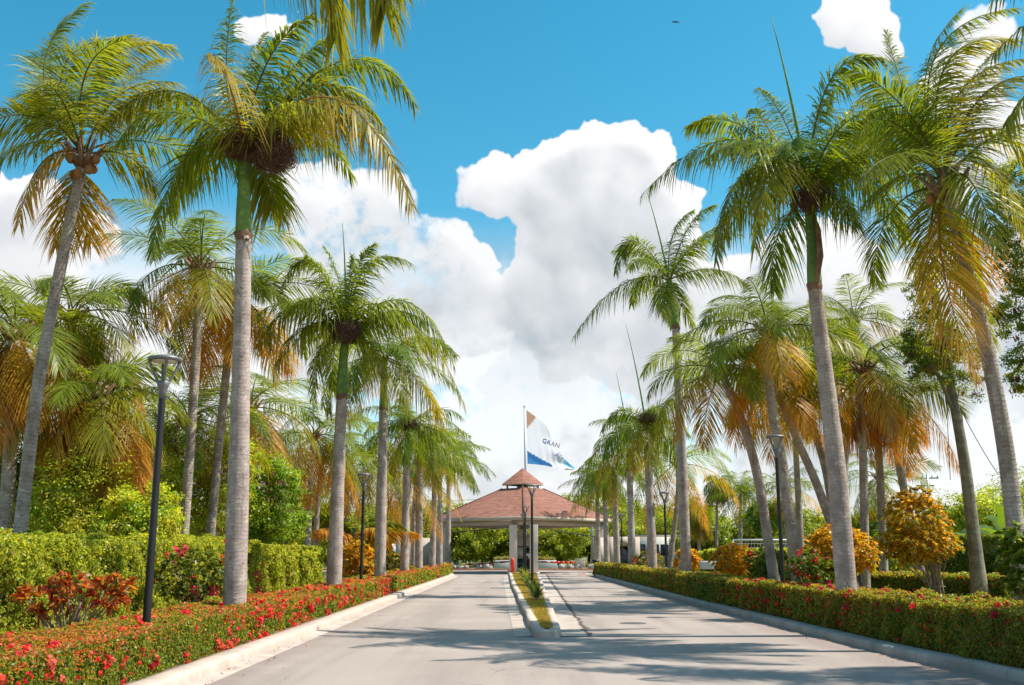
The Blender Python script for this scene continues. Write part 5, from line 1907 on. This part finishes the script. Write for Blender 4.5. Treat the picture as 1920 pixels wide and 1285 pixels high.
# banana plants
def banana(px, Y, H, label, seed, cols, n=9, fan=(-90, 90)):
    rr = np.random.default_rng(seed)
    b = np.array(base_of(px, Y))
    r_ = thing('banana_plant', label, 'plant', b, 'banana plants')
    MB().tube([b, b + (0, 0, H * .45)], [0.14, 0.09], 9).build('stem', M['shaft'], r_, True)
    for i in range(n):
        az = i * 137.5 + seed * 31
        c0 = b + np.array((0, 0, H * .42))
        p = arc(c0, az, 78 - 6 * i + rr.normal(0, 6), -20 - 5 * i, H * rr.uniform(.55, .8), 14, 0.05)
        T = unit(np.gradient(p, axis=0))
        S = unit(np.cross(T, Z))
        s = np.linspace(0, 1, 14)
        w = 0.27 * H / 2.5 * np.sin(math.pi * np.clip(s * .9 + .1, 0, 1)) ** .7 * (s > .12)
        jag = 1 + rr.normal(0, .12, 14)
        L_ = p - S * (w * jag)[:, None] - Z * (w * .35)[:, None]
        R_ = p + S * (w * jag)[:, None] - Z * (w * .35)[:, None]
        V = np.concatenate((L_, p, R_))
        q = [(k, k + 1, 14 + k + 1, 14 + k) for k in range(13)] + [(14 + k, 14 + k + 1, 28 + k + 1, 28 + k) for k in range(13)]
        c = np.array(cols[i % len(cols)]) * rr.uniform(.85, 1.15)
        link('leaf', mesh_from('leaf', V, q, None, [M['frond']], tint=np.tile(c, (42, 1))), r_)


BG = [(0.12, 0.20, 0.03), (0.16, 0.24, 0.03), (0.09, 0.16, 0.03)]
banana(1790, 50, 3.4, 'banana plant with broad leaves just behind the dark clipped hedge', 3, BG)
banana(1850, 47, 3.2, 'banana plant beside the straight leaning trunk', 5, BG)
banana(1905, 46, 4.2, 'tall banana plant by the thick coconut trunk', 7, BG)
banana(1700, 55, 3.6, 'banana plant rising behind the big golden shrub', 9, BG)
# ---------------------------------------------------------------- palms
RL = 'royal palms along the entry lane'
RR = 'royal palms along the exit lane'
# R1
root, c = palm('royal', 19.7, [(440, 1128), (447, 900), (453, 650), (457, 440)], [(457, 375), (458, 312), (459, 292)], 'thick royal palm rising from the red-topped hedge, with two brown nests', RL, [
    (625, 185, 772, 385, -.6, .75), (600, 205, 745, 300, .6, .6), (640, 115, 776, 195, .8, .25), (425, 130, 447, -50, .3, .3), (500, 120, 585, 30, -.6, .2),
    (330, 172, 190, 240, .5, .35), (352, 292, 285, 470, -.4, .15), (432, 165, 388, 100, -2.0, .7), (505, 345, 508, 395, .8, .5), (570, 150, 690, 125, 1.6, .1),
    (390, 275, 318, 400, 1.2, .1), (560, 230, 660, 330, 1.6, .2), (470, 150, 500, 60, 1.2, .1), (540, 140, 640, 60, .2, .2), (380, 200, 270, 180, 1.3, .1), (600, 160, 720, 240, .3, .4)],
    dens=1.15, r=(0.215, 0.155), seed=1, extra=4, L=3.0, e_rng=(60, 5), old=.2)
nest(at(458, 272, 19.5), 0.42, 'round brown twig nest above the crownshaft of the thick palm', np.random.default_rng(1))
nest(at(513, 288, 19.4), 0.47, 'larger brown twig nest bulging out beside its neighbour on the thick palm', np.random.default_rng(2), 1100, 0.78)
# palm standing out of frame, whose fronds hang in at the top
palm('royal', 9.6, [(-120, 1240), (-125, 400), (-130, -300)], [(-130, -420), (-130, -560)], 'royal palm outside the frame whose long fronds hang in from the top edge', RL, [
    (520, -240, 722, 25, .5, .4), (470, -230, 628, 75, .9, .4), (600, -250, 700, -60, .2, .3), (200, -420, 420, -190, -.6, .3), (250, -500, 420, -300, 1, .3), (-300, -500, -500, -200, 0, .3), (-250, -600, -400, -500, 1, .2)],
    dens=1.5, seed=2, lsc=1.15)
root, c = palm('royal', 30.8, [(626, 1094), (634, 900), (641, 742)], [(643, 690), (646, 648), (648, 628)], 'royal palm with one brown nest, next along the red-topped hedge', RL, [
    (588, 492, 530, 535, .3, .1), (690, 498, 772, 495, .2, .1), (565, 575, 482, 650, .3, .3), (760, 565, 852, 690, -.3, .3), (602, 650, 588, 745, .6, .3), (705, 660, 728, 770, -.5, .5),
    (636, 530, 607, 462, 1, .1), (668, 515, 702, 458, -.6, .1), (770, 605, 872, 765, .8, .5), (600, 560, 540, 590, -1.2, .2), (620, 540, 575, 478, -.5, .05), (700, 570, 800, 640, -1.2, .3), (655, 545, 660, 480, -1, .1), (580, 610, 515, 690, -1, .4)],
    dens=1.0, r=(0.235, 0.165), seed=3, extra=4, L=3.2, e_rng=(50, 5), old=.2, spear=(642, 418))
nest(at(651, 622, 30.4), 0.46, 'brown twig nest under the fronds of the second entry palm', np.random.default_rng(3))
palm('royal', 41.4, [(712, 1079), (716, 900), (719, 765)], [(720, 720), (722, 672)], 'royal palm with a long green crownshaft and fronds swept by the wind', RL, None, 17, 4.0, 0.95, (0.24, 0.17), 4, old=.3, wind=.3)
palm('royal', 50.8, [(758, 1076), (761, 960), (763, 868)], [(764, 830), (765, 798)], 'royal palm with a dark nest between the swept one and the lamp', RL, None, 15, 3.3, 0.85, (0.23, 0.17), 5, old=.25, wind=.25)
nest(at(766, 797, 50.3), 0.46, 'dark twig nest on the fourth entry palm', np.random.default_rng(4), 600)
palm('royal', 58.6, [(785, 1074), (786, 960), (787, 866)], [(787, 845), (788, 828)], 'royal palm with a pinkish trunk top beside the third entry lamp', RL, None, 16, 3.9, 0.8, (0.23, 0.17), 6, old=.35, wind=.3, shaft_mat='shaft_brown')
palm('royal', 68, [(810, 1070), (813, 980), (815, 905)], [(816, 880), (817, 855)], 'slim royal palm third from the gatehouse on the entry side', RL, None, 15, 3.9, 0.75, (0.23, 0.16), 7, old=.25, wind=.3)
palm('royal', 75, [(824, 1068), (825, 985), (825, 925)], [(825, 890), (826, 850)], 'slim royal palm second from the gatehouse on the entry side', RL, None, 15, 4.0, 0.75, (0.23, 0.16), 8, old=.2, wind=.3)
palm('royal', 85, [(840, 1066), (841, 980), (841, 905)], [(841, 880), (842, 855)], 'last royal palm before the gatehouse on the entry side', RL, None, 16, 4.2, 0.75, (0.24, 0.17), 9, old=.2, wind=.25)
# exit side
root, c = palm('royal', 21.8, [(1587, 1104), (1568, 880), (1545, 680), (1527, 535)], [(1524, 470), (1519, 412), (1517, 365)], 'thick royal palm rising from the olive hedge, with a very long spear leaf', RR, [
    (1375, 262, 1204, 365, .2, .25), (1400, 322, 1343, 492, -.6, .35), (1440, 240, 1413, 205, .8, .0), (1395, 238, 1290, 240, 1.0, .1), (1555, 155, 1655, 112, -.4, .02), (1640, 225, 1850, 300, -.5, .3),
    (1640, 290, 1785, 405, .4, .2), (1562, 372, 1605, 425, -.6, .2), (1605, 205, 1700, 165, 1.5, .1), (1452, 320, 1415, 465, -1.5, .5), (1470, 225, 1420, 165, 1.6, .0), (1580, 235, 1690, 215, -1.5, .15),
    (1470, 300, 1370, 350, 1.6, .15), (1545, 195, 1640, 140, 1.2, .0), (1610, 320, 1700, 450, 1.4, .2), (1430, 270, 1320, 300, -1.4, .2), (1600, 260, 1760, 260, 1.2, .1)],
    dens=1.15, r=(0.215, 0.15), seed=10, extra=5, L=3.1, e_rng=(55, 0), old=.2, spear=(1446, 32), bark=None)
nest(at(1522, 372, 21.4), 0.42, 'brown twig nest wedged below the fronds of the thick exit palm', np.random.default_rng(5), 900, 0.85)
# torn sheath on the shaft
sh = MB().tube([at(1531, 530, 21.6), at(1538, 480, 21.58), at(1534, 430, 21.62), at(1525, 400, 21.7)], [0.05, 0.075, 0.06, 0.02], 8).build('torn_sheath', M['shaft_brown'], root, True)
root, c = palm('royal', 40.7, [(1287, 1073), (1279, 880), (1272, 720), (1267, 612)], [(1262, 575), (1257, 540), (1255, 528)], 'tall slim royal palm with few open fronds, second along the exit hedge', RR, [
    (1165, 535, 1074, 635, .3, .3), (1188, 452, 1155, 512, .3, .0), (1292, 425, 1342, 385, .3, .05), (1335, 505, 1402, 535, -.5, .3), (1240, 545, 1250, 595, -.8, .3), (1312, 452, 1392, 440, .6, .1),
    (1262, 440, 1300, 395, .6, .0), (1215, 480, 1150, 470, .8, .05), (1290, 470, 1345, 425, -.8, .05), (1270, 560, 1300, 610, .8, .2)],
    dens=1.05, r=(0.21, 0.16), seed=11, extra=3, L=3.0, e_rng=(50, 5), old=.1, spear=(1214, 362))
palm('royal', 50, [(1224, 1072), (1219, 950), (1215, 858)], [(1212, 825), (1211, 795)], 'royal palm with a brown crownshaft and round dark nest on the exit side', RR, None, 13, 2.9, 0.85, (0.235, 0.18), 12, spear=(1173, 607), old=.25, shaft_mat='shaft_brown', wind=.1)
nest(at(1217, 783, 49.6), 0.52, 'round dark twig nest on the palm with the brown crownshaft', np.random.default_rng(6), 700)
palm('royal', 59, [(1185, 1070), (1183, 970), (1180, 880)], [(1179, 850), (1178, 825)], 'royal palm with a clear green crownshaft, fourth along the exit hedge', RR, None, 15, 3.5, 0.8, (0.22, 0.17), 13, old=.15, spear=(1155, 698), wind=-.05)
palm('royal', 67.5, [(1157, 1067), (1155, 990), (1153, 930)], [(1152, 905), (1150, 880)], 'royal palm third from the gatehouse on the exit side', RR, None, 14, 3.2, 0.7, (0.22, 0.17), 14, old=.2, wind=-.1)
palm('royal', 74.7, [(1138, 1064), (1136, 990), (1134, 935)], [(1133, 915), (1132, 895)], 'royal palm with a small dark nest, second from the gatehouse on the exit side', RR, None, 14, 3.0, 0.7, (0.21, 0.17), 15, old=.25, wind=-.1)
nest(at(1131, 905, 74.2), 0.45, 'small dark twig nest close to the exit end of the roof', np.random.default_rng(7), 400)
palm('royal', 82.6, [(1121, 1064), (1121, 1000), (1120, 945)], [(1120, 925), (1119, 905)], 'last royal palm before the gatehouse on the exit side', RR, None, 14, 3.6, 0.7, (0.21, 0.16), 16, old=.25, wind=-.15)
# palm outside the frame at the right
palm('royal', 15.0, [(2350, 1260), (2350, 500), (2350, 120)], [(2349, 40), (2348, 0)], 'royal palm outside the frame whose fronds reach in at the upper corner', RR, [
    (2130, -70, 1852, 110, .5, .35), (2110, 10, 1882, 240, -.2, .4), (2140, -130, 1862, 0, .8, .2), (2130, 60, 1930, 330, .3, .3), (2500, -80, 2650, 60, .4, .3), (2450, -150, 2560, -150, .8, .2),
    (2350, -200, 2350, -300, .5, .1), (2250, -180, 2150, -220, 1, .1), (2480, 60, 2600, 200, -.6, .4), (2250, 60, 2180, 220, -1, .4), (2400, 70, 2440, 230, -1.2, .4)],
    dens=1.4, seed=17, lsc=1.05)

CL = 'coconut palms behind the tall hedge'
CR = 'coconut palms in the exit side garden'
palm('coco', 20.6, [(36, 1010), (72, 720), (116, 490), (150, 325), (156, 290)], None, 'leaning slender coconut palm with a swept golden crown behind the tall hedge', CL, [
    (82, 130, 165, 5, .3, .25), (122, 120, 262, 72, -.4, .35), (195, 120, 325, 90, .4, .3), (222, 180, 332, 155, -.2, .4), (205, 222, 292, 212, .8, .3), (60, 268, -40, 335, .2, .1),
    (82, 302, 36, 418, -.5, .65), (238, 292, 292, 358, .3, .35), (128, 372, 104, 465, .5, .55), (152, 385, 170, 455, 1.0, .7), (160, 140, 235, 75, -1.2, .2), (82, 170, 62, 245, .9, .05), (95, 140, 120, 40, 1.2, .2),
    (240, 150, 305, 110, 1.4, .3), (170, 170, 240, 120, .6, .25), (100, 220, 68, 180, -.8, .25), (170, 130, 240, 70, 1.2, .2), (120, 195, 75, 150, -1.4, .3)],
    dens=1.15, r=(0.135, 0.105), seed=30, extra=2, L=3.0, e_rng=(50, 5), old=.3, coconuts=8, wmul=.9)
palm('coco', 29.3, [(344, 1010), (358, 820), (369, 640), (373, 520), (375, 500)], None, 'slender coconut palm with orange lower fronds behind the first lamp', CL, None, 18, 3.6, 1.0, (0.15, 0.11), 31, old=.4, coconuts=6, e_rng=(80, -35), wind=.15)
palm('coco', 31.9, [(394, 1010), (408, 860), (424, 700), (436, 580), (440, 560)], None, 'coconut palm with orange fronds behind the thickest entry palm', CL, None, 17, 3.7, 1.0, (0.15, 0.115), 32, old=.6, coconuts=5, e_rng=(75, -40), wind=.2)
palm('coco', 33.5, [(400, 1000), (385, 900), (352, 790)], None, 'shorter green coconut palm between the first lamp and the thick palm', CL, None, 17, 3.6, .95, (0.15, 0.12), 33, old=.35, e_rng=(82, -25))
palm('coco', 46, [(577, 1030), (581, 930), (588, 815)], None, 'coconut palm with two-tone fronds above the end of the tall hedge', CL, None, 20, 4.1, .9, (0.15, 0.12), 34, old=.45, e_rng=(80, -50))
palm('coco', 48, [(592, 1030), (596, 940), (604, 860)], None, 'small coconut palm leaning beside the two-tone one', CL, None, 14, 3.3, .85, (0.14, 0.11), 35, old=.4)
palm('coco', 25, [(10, 1010), (20, 820), (28, 620)], None, 'shaggy old coconut palm cut by the picture edge', CL, None, 19, 3.4, 1.1, (0.19, 0.14), 36, old=.5, e_rng=(75, -60), skirt=7, wind=.05)
palm('coco', 28, [(150, 1010), (142, 800), (135, 590)], None, 'bushy coconut palm directly behind the leaning slender trunk', CL, None, 19, 3.4, 1.05, (0.17, 0.13), 37, old=.5, e_rng=(80, -55), skirt=5, wind=.1)
palm('coco', 25.5, [(205, 1010), (195, 860), (180, 735)], None, 'low coconut palm with a heavy skirt of dry fronds left of the first lamp', CL, None, 18, 2.7, 1.1, (0.17, 0.14), 38, old=.7, e_rng=(70, -65), skirt=9, wind=.1)
palm('coco', 38, [(255, 1010), (250, 900), (240, 790)], None, 'far coconut palm seen just left of the first lamp post', CL, None, 16, 3.6, .9, (0.15, 0.12), 39, old=.5, e_rng=(75, -50))
palm('coco', 38, [(480, 1020), (478, 900), (470, 760)], None, 'coconut palm half hidden right behind the thickest entry palm', CL, None, 18, 3.8, .9, (0.15, 0.12), 40, old=.55, e_rng=(75, -45))
palm('coco', 56, [(648, 1030), (649, 960), (652, 870)], None, 'dark trunked coconut palm between the second and third royal palms', CL, None, 16, 4.0, .8, (0.17, 0.14), 41, old=.5, e_rng=(75, -50), skirt=2)
palm('coco', 58, [(706, 1030), (708, 960), (712, 870)], None, 'coconut palm showing orange fronds behind the swept royal palm', CL, None, 18, 4.6, .8, (0.16, 0.13), 42, old=.7, e_rng=(75, -50), skirt=2, wind=.2)
palm('coco', 66, [(775, 1040), (776, 960), (780, 900)], None, 'coconut palm behind the fourth royal palm, one orange frond drooping over the lamps', CL, None, 14, 4.4, .8, (0.16, 0.13), 43, old=.9, e_rng=(70, -40), wind=.3)
# young golden palm low behind the golden shrub
palm('coco', 50, [(668, 1045), (668, 1030), (668, 1015)], None, 'young stemless palm with broad golden fronds behind the golden shrub', CL, None, 9, 3.2, 1.2, (0.12, 0.1), 44, old=.9, e_rng=(80, 5), droop=60, wmul=3.0)
# exit side coconuts
palm('coco', 18.6, [(1906, 1010), (1882, 820), (1845, 630), (1800, 450), (1772, 345)], None, 'large coconut palm with a long golden frond hanging down its trunk', CR, [
    (1752, 110, 1905, 15, .2, .25), (1702, 190, 1662, 60, .5, .1), (1690, 242, 1570, 275, -.4, .1), (1688, 332, 1600, 405, .6, .05), (1768, 500, 1832, 705, -.5, .55), (1800, 480, 1862, 640, .2, .2),
    (1850, 240, 1965, 330, .3, .3), (1842, 180, 1965, 145, -.3, .3), (1850, 305, 1935, 475, .8, .35), (1770, 130, 1900, 75, -.6, .3), (1735, 150, 1805, 15, 1.2, .25), (1720, 240, 1610, 190, 1.2, .2), (1820, 340, 1870, 470, -.9, .2),
    (1700, 290, 1620, 330, -1.3, .25), (1800, 200, 1880, 80, 1.3, .25), (1745, 420, 1735, 540, .9, .3), (1705, 215, 1600, 130, -.8, .12), (1800, 175, 1925, 110, .2, .3)],
    dens=1.15, r=(0.165, 0.115), seed=50, extra=5, L=3.4, e_rng=(50, 0), old=.3, coconuts=4)
palm('coco', 33, [(1441, 1020), (1422, 900), (1392, 790), (1360, 716), (1354, 695)], None, 'curving coconut palm with a pinkish crown heart behind the exit lamp', CR, None, 16, 3.3, 1.0, (0.17, 0.12), 51, old=.35, e_rng=(82, -25), wind=.05)
palm('coco', 31, [(1489, 1040), (1468, 880), (1450, 780), (1440, 690), (1438, 640), (1440, 618)], None, 'coconut palm with a kinked trunk just behind the exit lamp', CR, None, 17, 3.3, 1.1, (0.18, 0.115), 52, old=.3, e_rng=(82, -22), wind=.1)
palm('coco', 34, [(1562, 992), (1530, 905), (1497, 830), (1459, 740), (1450, 715)], None, 'coconut palm leaning steeply across behind the kinked one', CR, None, 14, 3.2, .95, (0.16, 0.11), 53, old=.5, e_rng=(78, -25), wind=.2)
palm('coco', 36, [(1566, 984), (1548, 880), (1526, 805), (1508, 740), (1504, 718)], None, 'leaning coconut palm with orange fronds close behind the thick exit palm', CR, None, 15, 3.3, .95, (0.16, 0.11), 54, old=.6, e_rng=(78, -28), wind=.2)
palm('coco', 42, [(1501, 1010), (1495, 900), (1488, 770)], None, 'straight thin coconut palm between the leaning trunks', CR, None, 12, 3.0, .9, (0.15, 0.11), 55, old=.4, e_rng=(78, -40))
palm('coco', 34, [(1621, 1002), (1618, 850), (1612, 730), (1620, 690)], None, 'coconut palm with a tall straight trunk and drooping dead red-brown fronds', CR, None, 16, 3.4, 1.0, (0.15, 0.11), 56, old=.35, e_rng=(82, -20), skirt=5, wind=.15)
palm('coco', 37, [(1653, 968), (1650, 890), (1645, 800), (1640, 745)], None, 'coconut palm with a brown trunk behind the dead fronds', CR, None, 7, 2.5, .95, (0.15, 0.12), 57, old=.8, e_rng=(60, -40), skirt=3)
palm('coco', 36, [(1698, 933), (1682, 850), (1682, 800), (1696, 755), (1700, 735)], None, 'coconut palm with an S-curved trunk and bright orange fronds above the golden shrub', CR, None, 13, 3.1, .9, (0.14, 0.11), 58, old=.75, e_rng=(60, -55), wind=.2)
palm('coco', 44, [(1575, 990), (1590, 800), (1600, 600)], None, 'tall coconut palm showing green fronds above the thick exit palm nest', CR, None, 18, 4.0, .9, (0.16, 0.12), 59, old=.5, e_rng=(80, -35))
palm('coco', 62, [(1262, 1010), (1268, 960), (1272, 905), (1270, 870)], None, 'coconut palm seen right of the second exit palm, its fronds hanging by the lamp', CR, None, 18, 4.6, .8, (0.17, 0.13), 60, old=.5, e_rng=(78, -45))
palm('coco', 60, [(1655, 1005), (1652, 950), (1650, 895)], None, 'background coconut palm low behind the brown trunk', CR, None, 17, 3.9, .8, (0.16, 0.13), 61, old=.3, e_rng=(80, -45))
FPG = 'small far palms in the exit side background'
palm('royal', 80, [(1344, 1012), (1344, 960), (1345, 905)], None, 'far thin palm with a sparse brown-skirted crown', FPG, None, 14, 1.9, .5, (0.10, 0.08), 62, old=.6, e_rng=(80, -50), name='fan_palm', skirt=5, lsc=1.1)
palm('royal', 85, [(1311, 1020), (1310, 990), (1309, 965)], None, 'short far palm with a drooping greyish crown beside the second exit palm', FPG, None, 14, 2.0, .5, (0.13, 0.11), 63, old=.6, e_rng=(80, -60), name='fan_palm', skirt=5)
palm('royal', 78, [(1388, 1010), (1388, 970), (1388, 930)], None, 'far full green palm left of the curving coconut trunk', FPG, None, 18, 3.2, .6, (0.16, 0.13), 64, old=.1, e_rng=(85, -15), name='far_palm', droop=50)
palm('coco', 72, [(1475, 1010), (1475, 960), (1470, 910)], None, 'far green palm seen behind the exit lamp post', FPG, None, 16, 3.4, .6, (0.16, 0.13), 65, old=.3, e_rng=(82, -30), name='far_palm', droop=60)
palm('royal', 88, [(1290, 1010), (1290, 985), (1291, 945)], None, 'far thin palm close to the second exit palm trunk', FPG, None, 11, 1.7, .5, (0.09, 0.07), 66, old=.5, e_rng=(80, -50), name='fan_palm', skirt=3)
# loose ends
for o in list(bpy.data.objects):
    if o.type == 'MESH' and o.name.startswith('torn'):
        pass
